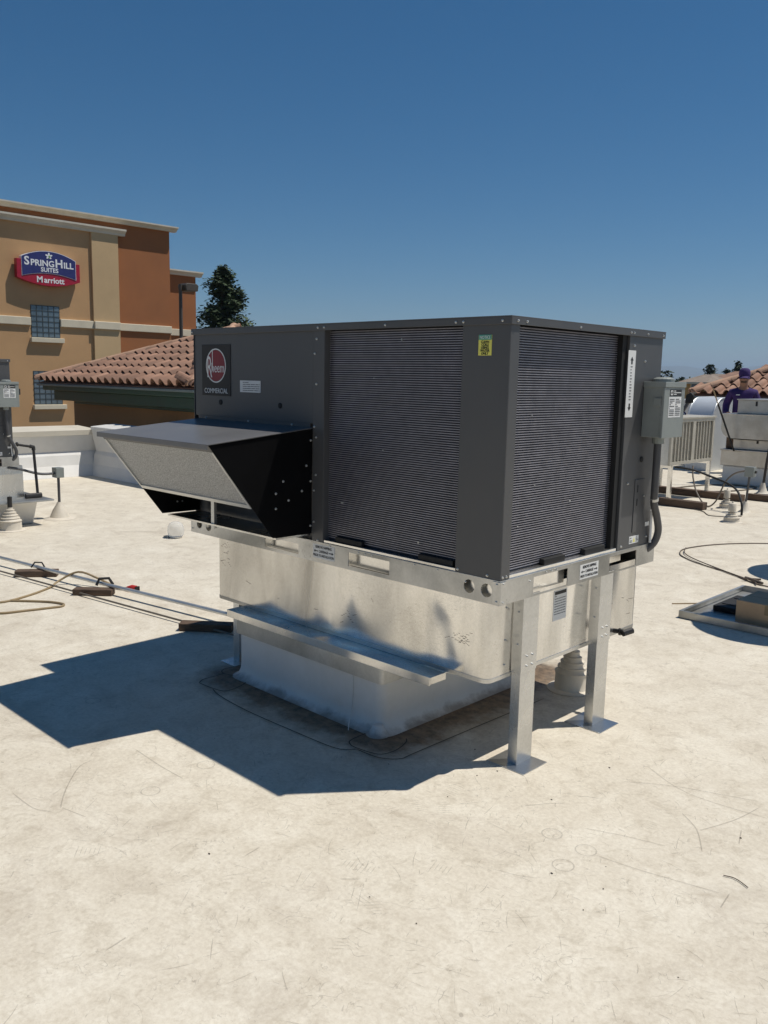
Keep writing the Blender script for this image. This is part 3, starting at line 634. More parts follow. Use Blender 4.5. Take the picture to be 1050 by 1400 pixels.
MB().prism([(-1.79, 0.15), (-1.79, 0.21), (-1.793, 0.21), (-1.793, 0.153), (-1.84, 0.153), (-1.84, 0.15)], 'z', 0.004, 0.363).build('leg_post', 'galv_leg', l3)
B('base_plate', 'galv_leg', l3, (-1.88, -1.75, 0.09, 0.23, 0.0, 0.004))

# ------------------------------------------------------------------ pipe boots
def boot(loc, label, r=0.1, h=0.22, steps=4, pipe=None, pm='iron', cap=None, ph=0.1, group='flexible pipe boots on the roof', m='boot'):
    x, y = loc; b = thing('pipe_boot', (x, y, 0), label, 'pipe boot', group)
    prof = [(r*1.45, 0.002), (r*1.4, 0.006), (r*1.02, 0.008), (r, 0.012), (r*0.97, h*0.40)]
    for k in range(steps):
        rk = r*(0.97-0.74*(k+1)/steps); q = h*(0.40+0.60*(k+1)/steps)
        prof += [(prof[-1][0]*1.03+0.002, prof[-1][1]+0.001), (prof[-1][0]*1.03+0.002, prof[-1][1]+0.007), (rk*1.12, prof[-1][1]+0.010), (rk, q)]
    MB().lathe(prof, (x, y, 0), 22).build('boot_cone', m, b, smooth=True)
    if pipe: MB().lathe([(pipe, h*0.9), (pipe, h+ph), (pipe*0.6, h+ph+0.004)], (x, y, 0), 14).build('pipe', pm, b, smooth=True)
    if cap: MB().lathe([(cap, h+0.0), (cap, h+ph*0.9), (cap*0.8, h+ph), (cap*0.25, h+ph+0.002), (cap*0.2, h+ph+0.02)], (x, y, 0), 14).build('pipe_cap', 'boot', b, smooth=True)
    return b
boot((-0.36, 1.13), 'ringed cream pipe boot on the roof under the large unit', 0.083, 0.215, 5)
boot((-1.965, 7.0), 'cream pipe boot with capped stub, nearer of the two beside the condenser', 0.085, 0.125, 3, None, 'iron', 0.042, 0.09)
boot((-2.45, 8.02), 'smaller capped pipe boot behind the other one, in front of the exhaust fan', 0.080, 0.13, 3, None, 'iron', 0.038, 0.10)
boot((-6.40, 0.86), 'pipe boot with dark pipe stub at the left frame edge', 0.10, 0.22, 5, 0.022, 'iron', None, 0.10)

# ------------------------------------------------------------------ second packaged unit at the left frame edge
u2 = copy_tree(unit); u2.location = Vector((-1.0-6.671, 0.58-0.108, ZR-0.118))
u2['label'] = 'dark grey rooftop unit cut off by the left edge of the picture'
DX, DY, DZ = -6.671, -0.108, -0.118
a2 = thing('curb_adapter', (-7.6, 0.5, 0.25), 'pale galvanized box under the unit at the left edge', 'curb adapter')
MB().prism([(-8.45, 0.262), (-6.69, 0.262), (-6.695, 0.50), (-6.70, ZR+DZ-0.001), (-8.40, ZR+DZ-0.001)], 'y', -0.05, 1.125).build('adapter_box', 'galv', a2)
B('adapter_flange', 'galv_dull', a2, (-8.5, -6.40, -0.12, 1.30, 0.246, 0.2615), bev=0.002)
c2 = tag(MB().prism([(-8.3, 0.0015), (-6.62, 0.0015), (-6.50, 0.2455), (-8.4, 0.2455)], 'y', -0.05, 1.18).build('roof_curb', 'curb', None, bev=0.015), 'grey white flared curb below the unit at the left edge', 'roof curb')
gp = thing('gas_pipe', (-6.62, 1.22, 0.26), 'black iron gas pipe with elbow beside the left unit', 'pipe')
MB().tube([(-6.66, 1.06, 0.795), (-6.655, 1.20, 0.770)], 0.013, 10).tube([(-6.65, 1.222, 0.745), (-6.60, 1.225, 0.285)], 0.014, 10).build('pipe_run', 'iron', gp)
MB().tube([(-6.655, 1.19, 0.772), (-6.652, 1.222, 0.765), (-6.65, 1.223, 0.735)], 0.020, 10).build('elbow', 'iron', gp)
MB().tube([(-6.60, 1.10, 0.285), (-6.60, 1.26, 0.285)], 0.026, 10).build('valve', 'iron', gp)
MB().tube([(-6.66, 1.06, 0.795), (-6.66, 1.075, 0.80)], 0.022, 10).build('union_fitting', 'iron', gp)
jb = thing('junction_post', (-6.737, 1.508, 0), 'small grey junction box on a conduit post by the left unit', 'junction box')
B('junction_box', 'box_grey', jb, (-6.79, -6.69, 1.465, 1.55, 0.432, 0.535), bev=0.004)
MB().tube([(-6.737, 1.508, 0.13), (-6.737, 1.508, 0.435)], 0.014, 10).build('post', 'conduit', jb)
MB().lathe([(0.16, 0.002), (0.13, 0.012), (0.10, 0.02), (0.065, 0.10), (0.03, 0.155), (0.022, 0.175)], (-6.737, 1.508, 0), 16).build('boot_cone', 'boot', jb, smooth=True)
MB().tube(smoothed([(-6.69, 0.98, 0.57), (-6.70, 1.10, 0.545), (-6.72, 1.30, 0.485), (-6.737, 1.47, 0.475)], 6), 0.013, 8).build('flexible_conduit', 'conduit', jb, smooth=True)

# ------------------------------------------------------------------ conduits on wood sleepers, cords, dome, left part of the roof
def tube_thing(name, pts, r, m, label, cat, group=None, n=8, sm=5):
    o = MB().tube(smoothed(pts, sm) if sm else pts, r, n).build(name, m, None, smooth=True)
    return tag(o, label, cat, group)
def sleeper(loc, ang, L, wd, h, label, group='wood sleepers under the pipes'):
    mb = MB().box(-L/2, L/2, -wd/2, wd/2, 0, h); o = mb.build('wood_block', 'wood', None, bev=0.004)
    o.location = (*loc, 0.002); o.rotation_euler.z = ang; return tag(o, label, 'wood block', group)
sleeper((-4.40, 0.22), R(52), 0.30, 0.085, 0.045, 'brown wood block under the white conduit, nearest the left frame edge')
sleeper((-3.62, 0.27), R(44), 0.27, 0.080, 0.042, 'dark wood block with a pipe clamp next to the red plug')
sleeper((-2.40, 0.36), R(40), 0.32, 0.085, 0.045, 'brown wood block at the end of the conduit beside the unit')
tube_thing('metal_conduit', [(-9.0, -0.45, 0.062), (-4.95, 0.17, 0.061), (-3.60, 0.36, 0.058), (-2.0, 0.60, 0.061)], 0.013, 'alu', 'long pale metal conduit resting on wood blocks at left', 'conduit', None, 10, 0)
tube_thing('gas_line', [(-9.0, -0.60, 0.030), (-4.66, 0.05, 0.020), (-2.74, 0.31, 0.018), (-1.95, 0.42, 0.018)], 0.0065, 'flex', 'thin dark pipe lying on the roof beside the pale conduit', 'pipe', None, 8, 0)
pc = MB().tube([(-3.66, 0.31, 0.05), (-3.66, 0.335, 0.095), (-3.63, 0.39, 0.095), (-3.61, 0.41, 0.05)], 0.010, 8).build('pipe_clamp', 'iron')
tag(pc, 'small dark clamp over the conduit on the wood block', 'clamp')
sg = tag(MB().tube([(-4.45, 0.20, 0.06), (-4.44, 0.225, 0.098), (-4.41, 0.265, 0.096), (-4.40, 0.28, 0.06)], 0.006, 8).build('pipe_clamp', 'iron'), 'thin dark strap over the conduit nearest the left frame edge', 'clamp')
tube_thing('extension_cord', [(-3.95, -0.40, 0.008), (-3.807, -0.293, 0.008), (-3.85, -0.10, 0.008), (-3.97, 0.12, 0.010), (-4.03, 0.212, 0.03), (-3.96, 0.33, 0.092), (-3.80, 0.40, 0.06), (-3.66, 0.455, 0.02), (-3.56, 0.49, 0.020)], 0.0075, 'cable_tan', 'tan extension cord looping over the pipes to a red plug', 'cord')
tube_thing('extension_cord', [(-3.70, -0.52, 0.008), (-3.547, -0.398, 0.008), (-3.50, -0.25, 0.008), (-3.462, -0.10, 0.008), (-3.452, -0.04, 0.008), (-3.50, -0.01, 0.008), (-3.62, -0.06, 0.008), (-3.80, -0.22, 0.008)], 0.0075, 'cable_tan', 'lower tan cord bend at the left frame edge', 'cord')
pg = thing('plug', (-3.53, 0.50, 0), 'red plug end of the tan cord on the roof', 'plug')
MB().tube([(-3.56, 0.49, 0.020), (-3.525, 0.506, 0.026), (-3.49, 0.52, 0.026)], [0.014, 0.022, 0.020], 10).build('plug_body', 'plug_red', pg, smooth=True)
B('plug_face', 'rubber', pg, (-3.489, -3.478, 0.505, 0.54, 0.01, 0.04))
dm = thing('clear_dome', (-5.07, 1.84, 0), 'clear plastic globe cover lying on the roof left of the unit', 'globe')
MB().lathe([(0.055, 0.004), (0.072, 0.03), (0.078, 0.07), (0.074, 0.105), (0.058, 0.135), (0.030, 0.150), (0.006, 0.153)], (-5.07, 1.84, 0), 20).build('globe', 'clear', dm, smooth=True)
MB().lathe([(0.058, 0.0), (0.060, 0.012), (0.050, 0.014)], (-5.07, 1.84, 0.001), 20).build('base_ring', 'alu', dm)
B('bracket', 'box_grey', dm, (-5.17, -5.09, 1.77, 1.81, 0.002, 0.012))

# ------------------------------------------------------------------ parapets
def parapet_profile(h, t, flare=0.16, fh=0.36):        # (distance out of the wall face, z)
    return [(flare, 0.001), (flare*0.45, fh*0.45), (0.03, fh*0.85), (0.0, fh), (0.07, h-0.05), (0.075, h-0.005), (0.065, h), (-t, h+0.03), (-t, 0.001)]
pw = thing('parapet_wall', (-10.2, 0, 0), 'sunlit white parapet wall with flared base at far left', 'parapet')
pr = parapet_profile(0.66, 0.55)
MB().prism([(-10.22+d, z) for d, z in pr], 'y', -8.9, 3.75).build('membrane_face', 'curb', pw)
MB().prism([(-10.14, 0.664), (-10.135, 0.60), (-10.132, 0.60), (-10.130, 0.669), (-10.80, 0.700), (-10.80, 0.695)], 'y', -8.9, 3.748).build('metal_cap', 'cornice', pw)
pw2 = thing('parapet_wall', (-8.3, 3.7, 0), 'shaded grey white parapet under the green eave of the tiled tower', 'parapet')
pr = parapet_profile(0.72, 0.30, 0.12)
MB().prism([(3.70-d, z) for d, z in pr], 'x', -10.15, -6.0).build('membrane_face', 'curb', pw2)
pw3 = thing('parapet_wall', (-5, 13.5, 0), 'shaded grey parapet behind the condenser at the far right', 'parapet')
B('membrane_face', 'curb', pw3, (-12, 8.9, 13.35, 13.7, 0.001, 1.22), bev=0.02)

# ------------------------------------------------------------------ tiled towers (hip roofs)
def tile_mesh(wd, L, hgt, th=0.014):
    mb = MB(); n = 8; prof = []
    for k in range(n+1):
        t = k/n*0.66; prof.append((t*wd*1.02, hgt*math.sin(math.pi*k/n)**0.8 if 0 < k < n else 0.0))
    prof += [(0.84*wd, -0.012), (1.04*wd, 0.002)]
    m = len(prof)
    for v, lift in ((0.0, 0.042), (L, 0.0)):
        for u, h in prof: mb.v.append((u, v, h+lift))
        for u, h in prof: mb.v.append((u, v, h+lift-th))
    for k in range(m-1):
        mb.f += [(k, k+1, 2*m+k+1, 2*m+k), (m+k, 3*m+k, 3*m+k+1, m+k+1), (k, m+k, m+k+1, k+1)]
    return mb.mesh('roof_tile', smooth=False)
def cap_mesh(r, L):
    mb = MB(); n = 8
    for v, rr in ((0.0, r), (L, r*0.86)):
        for k in range(n+1): a = math.pi*k/n; mb.v.append((rr*math.cos(a), v, rr*math.sin(a)))
        for k in range(n+1): a = math.pi*k/n; mb.v.append(((rr-0.018)*math.cos(a), v, (rr-0.018)*math.sin(a)))
    m = n+1
    for k in range(n): mb.f += [(k, k+1, 2*m+k+1, 2*m+k), (k, m+k, m+k+1, k+1), (m+k, 3*m+k, 3*m+k+1, m+k+1)]
    return mb.mesh('hip_tile', smooth=False)
TILE = tile_mesh(0.225, 0.42, 0.078); CAP = cap_mesh(0.095, 0.46)
def tower(x0, y0, size, z0, k, label, wall_in, seed):
    h = size/2; cx, cy = x0+h, y0+h; zp = z0+k*h
    t = thing('tiled_tower', (cx, cy, 0), label, 'tower')
    B('wall', 'tower', t, (x0+wall_in*0.4, x0+size-wall_in, y0+wall_in+0.2, y0+size-wall_in, -6.6, z0-0.22))
    # stepped green eave moulding under the tiles
    ev = MB()
    for e, za, zb in ((wall_in*0.12, z0-0.13, z0-0.022), (wall_in*0.50, z0-0.30, z0-0.131), (wall_in*1.2, z0-0.36, z0-0.301)):
        ev.box(x0+e, x0+size-e, y0+e, y0+size-e, za, zb)
    ev.build('eave_moulding', 'eave', t, bev=0.012)
    B('gutter', 'gutter', t, (x0-0.03, x0+size+0.03, y0-0.03, y0+0.02, z0-0.055, z0-0.018), (x0+size-0.02, x0+size+0.03, y0+0.02, y0+size, z0-0.055, z0-0.018), bev=0.006)
    rf = MB().add([(x0, y0, z0), (x0+size, y0, z0), (x0+size, y0+size, z0), (x0, y0+size, z0), (cx, cy, zp), (x0, y0, z0-0.018), (x0+size, y0, z0-0.018), (x0+size, y0+size, z0-0.018), (x0, y0+size, z0-0.018)],
                  [(0, 1, 4), (1, 2, 4), (2, 3, 4), (3, 0, 4), (5, 8, 7, 6), (0, 5, 6, 1), (1, 6, 7, 2), (2, 7, 8, 3), (3, 8, 5, 0)]).build('roof', 'tile', t)
    rnd = random.Random(seed); pitch = math.atan(k); row = 0.315; colw = 0.225
    slope_len = h/math.cos(pitch)
    for face in (0, 1):
        rz = Matrix.Rotation(math.pi/2*face, 3, 'Z'); rx = Matrix.Rotation(pitch, 3, 'X')
        r = 0
        while r*row < slope_len-0.12:
            s = r*row; dpl = s*math.cos(pitch); half = h-dpl
            n = int(half*2/colw)+1
            for c in range(-1, n+1):
                u = -math.floor(h/colw)*colw + (c+int((math.floor(h/colw)*colw-half)/colw))*colw
                if u+colw*0.45 < -half or u+colw*0.45 > half: continue
                p = Vector((u+rnd.uniform(-.006, .006), -h+dpl-0.03, k*dpl+0.006+rnd.uniform(0, .006)))
                p = rz @ p + Vector((cx, cy, z0))
                inst('roof_tile', TILE, 'tile', rf, p, rz @ rx @ Matrix.Rotation(rnd.gauss(0, .012), 3, 'Z'))
            r += 1
    for sx, sy in ((-1, -1), (1, -1)):
        d = Vector((-sx*h, -sy*h, k*h)); L = d.length; d.normalize()
        yv = d; xv = yv.cross(Vector((0, 0, 1))).normalized(); zv = xv.cross(yv)
        mtx = Matrix((xv, yv, zv)).transposed(); s = -0.03
        while s < L-0.1:
            p = Vector((cx+sx*h, cy+sy*h, z0+0.045))+d*s
            inst('hip_tile', CAP, 'hip', rf, p, mtx @ Matrix.Rotation(0.035+rnd.gauss(0, .01), 3, 'X')); s += 0.405
    return t
tower(-13.1, 4.20, 4.80, 1.317, 0.378, 'small hip roofed tower with terracotta tiles and dark green eave at left', 0.36, 1)
tower(-5.62, 13.75, 4.4, 1.30, 0.43, 'hip roofed tower with terracotta tiles behind the worker at right', 0.36, 2)

# ------------------------------------------------------------------ hotel beyond the parapet
ht = thing('hotel', (-42, 10, -6.8), 'tan and brown stucco hotel with cream bands at upper left', 'building')
HX = -34.0
B('brown_block', 'brown', ht, (-50, HX-0.25, -8, 20.15, -6.8, 8.05))
B('tan_bay', 'tan', ht, (HX-0.249, HX, -8, 16.10, -6.8, 7.46))
B('pilaster', 'tan_light', ht, (HX-0.249, HX+0.10, 16.10, 17.34, -6.8, 7.46))
B('rear_block', 'brown', ht, (-52, HX-2.0, 20.16, 22.72, -6.8, 6.45))
def cornice(x, ya, yb, z0, h, d, name='cornice'):
    MB().prism([(x-0.1, z0), (x+d*0.45, z0), (x+d*0.55, z0+h*0.3), (x+d*0.8, z0+h*0.55), (x+d, z0+h*0.72), (x+d, z0+h), (x-0.1, z0+h)], 'y', ya, yb).build(name, 'cornice', ht)
cornice(HX-0.25, -8, 20.45, 7.99, 0.21, 0.34)
cornice(HX, -8, 17.68, 7.44, 0.27, 0.26)
cornice(HX-2.0, 20.16, 23.0, 6.30, 0.24, 0.3)
for x, ya, yb, nm in ((HX, -8, 13.33, 0), (HX, 14.60, 16.10, 0), (HX+0.10, 16.10, 17.34, 0), (HX-0.25, 17.341, 20.16, 0), (HX-2.0, 20.17, 22.73, 0)):
    B('belt_course', 'trim', ht, (x-0.05, x+0.09, ya, yb, 3.36, 3.69), bev=0.02)
def hotel_window(y0, y1, z0, z1):
    wn = B('window', 'muntin', ht, (HX-0.10, HX+0.012, y0, y1, z0, z1))
    B('pane', 'glass', wn, (HX+0.0125, HX+0.016, y0+0.03, y1-0.03, z0+0.03, z1-0.03))
    for k in range(1, 5): B('glazing_bar', 'muntin', wn, (HX+0.0165, HX+0.03, y0+(y1-y0)*k/5-0.013, y0+(y1-y0)*k/5+0.013, z0, z1))
    for k in range(1, 6): B('glazing_bar', 'muntin', wn, (HX+0.0165, HX+0.031, y0, y1, z0+(z1-z0)*k/6-0.013, z0+(z1-z0)*k/6+0.013))
    B('sill', 'trim', wn, (HX-0.05, HX+0.16, y0-0.06, y1+0.12, z0-0.20, z0-0.005), bev=0.015)
hotel_window(13.35, 14.59, 2.88, 4.20)
hotel_window(13.35, 14.59, 0.10, 1.50)

sg = thing('hotel_sign', (HX, 14.08, 4.9), 'blue and red hotel sign with white lettering on the tan wall', 'sign')
def arc(u0, u1, va, vm, n=14): return [(u0+(u1-u0)*k/n, va+(vm-va)*(1-(2*k/n-1)**2)) for k in range(n+1)]
SX = HX+0.30
red = arc(12.74, 15.42, 5.24, 4.98) + [(15.42, 5.98), (12.74, 5.98)]
MB().prism(red, 'x', HX+0.06, SX).build('red_panel', 'sign_red', sg, bev=0.01)
blue = arc(12.95, 15.22, 5.33, 5.50) + arc(12.95, 15.22, 6.08, 6.36)[::-1]
rim = arc(12.93, 15.24, 5.31, 5.48) + arc(12.93, 15.24, 6.095, 6.38)[::-1]
MB().prism(rim, 'x', SX-0.20, SX+0.010).build('panel_rim', 'sign_white', sg)
bl = MB().prism(blue, 'x', SX+0.0105, SX+0.022).build('blue_panel', 'sign_blue', sg)
SXT = SX+0.024
def word(parts, y0, y1, base, parent, x):
    """letters set side by side on one baseline, squeezed to run from y0 to y1"""
    obs = [text('sign_lettering', t, sz, 'sign_white', parent, (0, 0, 0), RIGHT, 1.0, 'LEFT', extrude=0.004, bold=0.010*sz/0.4) for t, sz in parts]
    ext = []
    for o in obs:
        xs = [v.co.x for v in o.data.vertices]; ys = [v.co.y for v in o.data.vertices]; ext.append((min(xs), max(xs), min(ys)))
    gap = 0.06; tot = sum(b-a for a, b, c in ext)+gap*(len(ext)-1); k = (y1-y0)/tot; u = y0
    for o, (a, b, c) in zip(obs, ext):
        mw = Matrix.Translation((x, u-a*k, base-c)) @ RIGHT.to_4x4() @ Matrix.Diagonal((k, 1, 1, 1))
        o.matrix_basis = ORIG[parent].inverted() @ mw; u += (b-a+gap)*k
word([('S', 0.46), ('PRING', 0.34), ('H', 0.46), ('ILL', 0.34)], 13.04, 15.13, 5.75, bl, SXT)
word([('SUITES', 0.24)], 13.72, 14.46, 5.535, bl, SXT)
word([('M', 0.34), ('arriott', 0.32)], 13.55, 14.72, 5.10, sg, SX+0.002)
for k in range(5):
    a = R(90+72*k); p = []
    for t in range(9):
        q = t/8*2*math.pi; ru = 0.085+0.075*math.cos(q); rv = 0.042*math.sin(q)
        p.append((14.08+ru*math.cos(a)-rv*math.sin(a), 6.185+(ru*math.sin(a)+rv*math.cos(a))*0.85))
    plate('flower_petal', 'sign_white', bl, p[:-1], [], 0.004, (SXT, 0, 0), RIGHT)
plate('flower_centre', 'sign_green', bl, circ(14.10, 6.165, 0.040, 12), [], 0.004, (SXT+0.004, 0, 0), RIGHT)
plate('flower_centre', 'sign_green', bl, [(14.07, 6.16), (14.11, 6.16), (14.09, 6.06)], [], 0.004, (SXT+0.004, 0, 0), RIGHT)

lp = thing('street_lamp', (-23.0, 13.47, -6.8), 'bronze shoebox lamp on a thin pole in front of the hotel', 'street lamp')
MB().tube([(-23.0, 13.47, -6.8), (-23.0, 13.47, 4.38)], [0.09, 0.055], 10).build('pole', 'bronze', lp)
hd_ = MB().prism([(13.52, 4.36), (13.58, 4.42), (13.95, 4.42), (14.03, 4.36), (14.0, 4.18), (13.56, 4.17)], 'x', -23.25, -22.78)
hd_.build('lamp_head', 'bronze', lp, bev=0.02)
B('arm', 'bronze', lp, (-23.04, -22.96, 13.47, 13.56, 4.27, 4.35))

# ------------------------------------------------------------------ trees
def leaf_cloud(mb, pts, size, rnd, flat=0.6):
    for p in pts:
        a = rnd.uniform(0, 6.28); t = rnd.uniform(-flat, flat); s = size*rnd.uniform(0.5, 1.4)
        u = Vector((math.cos(a), math.sin(a), t)).normalized()*s; v = Vector((-math.sin(a), math.cos(a), rnd.uniform(-.8, .8))).normalized()*s*0.55
        mb.add([p-u, p+v*0.6, p+u, p-v], [(0, 1, 2), (0, 2, 3)])
def conifer(loc, h, r, label, n=5200, size=0.22, group=None, m='leaf', seed=1, gap=0.78):
    rnd = random.Random(seed); x, y, z = loc
    t = thing('conifer_tree', loc, label, 'tree', group)
    MB().tube([(x, y, z), (x+0.1, y, z+h*0.5), (x, y, z+h*0.97)], [r*0.10, r*0.06, 0.02], 8).build('trunk', 'bark', t)
    br = MB(); lf = MB(); nb = int(110)
    for b in range(nb):
        f = (b+rnd.random())/nb; zz = z+h*(0.16+0.83*f)
        L = r*(1-f)**0.58*rnd.uniform(0.62, 1.12)+0.12; a = rnd.uniform(0, 6.28)
        dr = Vector((math.cos(a), math.sin(a), rnd.uniform(-0.05, 0.28)))
        p0 = Vector((x, y, zz)); p1 = p0+dr*L
        br.tube([p0, p0+dr*L*0.5+Vector((0, 0, -0.03*L)), p1], [0.05*r*(1-f)+0.01, 0.02, 0.008], 4)
        cnt = int(n/nb*(0.35+1.3*(1-f)))
        pts = []
        for i in range(cnt):
            q = rnd.random()**0.6
            if rnd.random() > gap and q > 0.55: continue
            c = p0+dr*L*q; sp = 0.10+0.20*L*(0.35+q*0.5)
            pts.append(c+Vector((rnd.gauss(0, sp*0.75), rnd.gauss(0, sp*0.75), rnd.gauss(-0.05, sp*0.8))))
        leaf_cloud(lf, pts, size, rnd)
    br.build('branches', 'bark', t, fix=False)
    lf.build('crown', m, t, fix=False)
    return t
def bush_tree(loc, h, r, label, n=1500, size=0.5, group=None, seed=1):
    rnd = random.Random(seed); x, y, z = loc
    t = thing('broadleaf_tree', loc, label, 'tree', group)
    MB().tube([(x, y, z), (x+0.2, y, z+h*0.55)], [0.35, 0.18], 8).build('trunk', 'bark', t)
    lf = MB(); pts = []
    for c in range(16):
        a = rnd.uniform(0, 6.28); q = rnd.random()**0.5*r*0.75; cz = z+h*(0.5+0.42*rnd.random()*(1-0.5*q/r)); cr = r*rnd.uniform(0.22, 0.42)
        for i in range(n//16):
            d = Vector((rnd.gauss(0, 1), rnd.gauss(0, 1), rnd.gauss(0, 1))).normalized()*cr*rnd.uniform(0.6, 1.05)
            pts.append(Vector((x+q*math.cos(a), y+q*math.sin(a), cz))+d)
    leaf_cloud(lf, pts, size, rnd); lf.build('crown', 'leaf2', t, fix=False)
    return t
conifer((-57.8, 39.75, -6.8), 17.0, 4.6, 'dark green conifer rising between the hotel and the unit', 34000, 0.23, seed=4, gap=0.97)
bush_tree((-68.5, 141.5, -6.8), 10.6, 4.2, 'rounded far tree just right of the unit on the skyline', seed=3, group='trees on the far skyline')
bush_tree((-65.5, 143.5, -6.8), 10.3, 3.6, 'lower rounded tree beside the far tiled house', seed=5, group='trees on the far skyline')
conifer((-63.3, 146.2, -6.8), 11.7, 3.2, 'leftmost small dark pine on the skyline left of the worker', 3000, 0.4, 'trees on the far skyline', 'leaf2', 6)
bush_tree((-62.2, 148.0, -6.8), 10.7, 3.2, 'round tree between the two dark pines on the skyline', seed=7, group='trees on the far skyline')
conifer((-61.2, 148.6, -6.8), 11.0, 2.8, 'smallest dark pine on the skyline, second from the left', 2600, 0.4, 'trees on the far skyline', 'leaf2', 8)
conifer((-59.8, 149.7, -6.8), 12.3, 3.4, 'tallest dark pine on the skyline beside the worker', 3200, 0.4, 'trees on the far skyline', 'leaf2', 9)
for i, (bx, by, bh) in enumerate(((-66.6, 142.6, 9.5), (-64.4, 145.0, 9.7), (-62.8, 147.2, 9.4), (-60.6, 149.2, 9.8))):
    bush_tree((bx, by, -6.8), bh, 2.8, ['low tree in front of the far treeline right of the disconnect box', 'low tree left of the leftmost skyline pine', 'low tree at the foot of the leftmost skyline pine', 'low tree at the foot of the tallest skyline pine'][i], 1100, 0.45, 'trees on the far skyline', 40+i)
for i, (bx, by, bh) in enumerate(((-72, 138, 9.3), (-75, 136, 9.6), (-57, 152, 9.6), (-54, 155, 9.9), (-50, 158, 9.4))):
    bush_tree((bx, by, -6.8), bh, 3.0, ['rounded tree mostly hidden behind the unit', 'second tree hidden behind the unit', 'low tree behind the worker cap', 'tree behind the terracotta tower roof', 'tree at the right frame edge behind the tower roof'][i], 900, 0.5, 'trees on the far skyline', 20+i)

# ------------------------------------------------------------------ far houses
def far_house(x0, x1, y0, y1, ze, zr, label, roofm, wins):
    h = thing('house', ((x0+x1)/2, (y0+y1)/2, -6.8), label, 'house', 'houses beyond the roof')
    B('wall', 'house', h, (x0, x1, y0, y1, -6.8, ze))
    ym = (y0+y1)/2; o = 0.45; rx = min(1.6, (x1-x0)*0.3)
    MB().add([(x0-o, y0-o, ze-0.1), (x1+o, y0-o, ze-0.1), (x1+o, y1+o, ze-0.1), (x0-o, y1+o, ze-0.1), (x0+rx, ym, zr), (x1-rx, ym, zr)],
             [(0, 1, 5, 4), (1, 2, 5), (2, 3, 4, 5), (3, 0, 4), (3, 2, 1, 0)]).build('roof', roofm, h)
    B('fascia', 'trim', h, (x0-o, x1+o, y0-o-0.04, y0-o, ze-0.28, ze-0.08))
    for a, b, c, d in wins:
        wn = B('window', 'trim', h, (a-0.12, b+0.12, y0-0.06, y0+0.02, c-0.12, d+0.12)); B('pane', 'glass', wn, (a, b, y0-0.09, y0-0.062, c, d))
    return h
far_house(-41.6, -39.1, 90, 97, 1.75, 2.55, 'near orange brown house with small dark window beyond the parapet', 'house_roof2', ((-40.55, -39.75, 0.55, 1.45),))
far_house(-39.0, -35.0, 94, 101, 1.9, 3.0, 'house with reddish tiled roof behind the orange brown house', 'house_roof', ((-38.2, -37.4, 0.5, 1.5),))
far_house(-46.0, -42.5, 97, 104, 1.2, 2.3, 'low red roofed house just right of the disconnect box', 'house_roof', ((-44.6, -43.9, -0.4, 0.6),))

far_house(-50.5, -45.5, 118, 126, 2.2, 3.35, 'red tiled roof further back above the orange brown house', 'house_roof', ((-48.2, -47.5, 0.9, 1.8),))
far_house(-55.0, -51.2, 122, 130, 1.9, 3.0, 'brown roofed house furthest left beyond the disconnect box', 'house_roof2', ((-53.4, -52.6, 0.7, 1.6),))

# ------------------------------------------------------------------ condenser on legs at right
cn = thing('condenser_unit', (-3.4, 8.22, 0.09), 'beige louvered condenser on metal legs and timber sleepers at right', 'condenser')
cx0, cx1, cy0, cy1, cz0, cz1 = -3.80, -3.03, 7.62, 8.86, 0.50, 1.095
B('case', 'galv_dull', cn, (cx0, cx1-0.03, cy0, cy1, cz0, cz1-0.02))
B('top_cap', 'beige', cn, (cx0-0.01, cx1+0.012, cy0-0.012, cy1+0.012, cz1-0.019, cz1+0.004), bev=0.004)
B('louver_back', 'louver_dark', cn, (cx1-0.029, cx1-0.024, cy0+0.02, cy1-0.02, cz0+0.02, cz1-0.03))
B('louver_frame', 'beige', cn, (cx1-0.028, cx1, cy0, cy0+0.05, cz0, cz1-0.02), (cx1-0.028, cx1, cy1-0.05, cy1, cz0, cz1-0.02), (cx1-0.028, cx1, cy0+0.05, cy1-0.05, cz0, cz0+0.04), (cx1-0.028, cx1, cy0+0.05, cy1-0.05, cz1-0.06, cz1-0.02), (cx1-0.028, cx1, 8.21, 8.29, cz0+0.04, cz1-0.06))
ym0, ym1 = cy0+0.05, cy1-0.05
SLAT = MB().box(-0.012, 0.004, -0.0105, 0.0105, cz0+0.04, cz1-0.06).mesh('louver_slat')
for a, b in ((ym0, 8.21), (8.29, ym1)):
    for k in range(1, 6): inst('louver_slat', SLAT, 'beige', cn, (cx1-0.010, a+(b-a)*k/6, 0))
gr = MB()
for k in range(34):
    z = cz0+0.045+(cz1-0.06-cz0-0.05)*k/33
    gr.box(cx1-0.024, cx1-0.016, ym0, ym1, z-0.0025, z+0.0025)
tag(gr.build('louver_fins', 'beige', cn), kind='stuff')
for x, y in ((cx1-0.04, 7.66), (cx1-0.04, 8.78), (cx0+0.05, 7.66), (cx0+0.05, 8.78)):
    MB().prism([(x, y), (x+0.045, y), (x+0.045, y+0.045), (x+0.040, y+0.045), (x+0.040, y+0.005), (x, y+0.005)], 'z', 0.092, cz0-0.001).build('leg', 'galv', cn)
B('leg_rail', 'galv', cn, (cx0, cx1+0.006, cy0+0.03, cy0+0.07, cz0-0.035, cz0-0.001), (cx0, cx1+0.006, cy1-0.09, cy1-0.05, cz0-0.035, cz0-0.001))
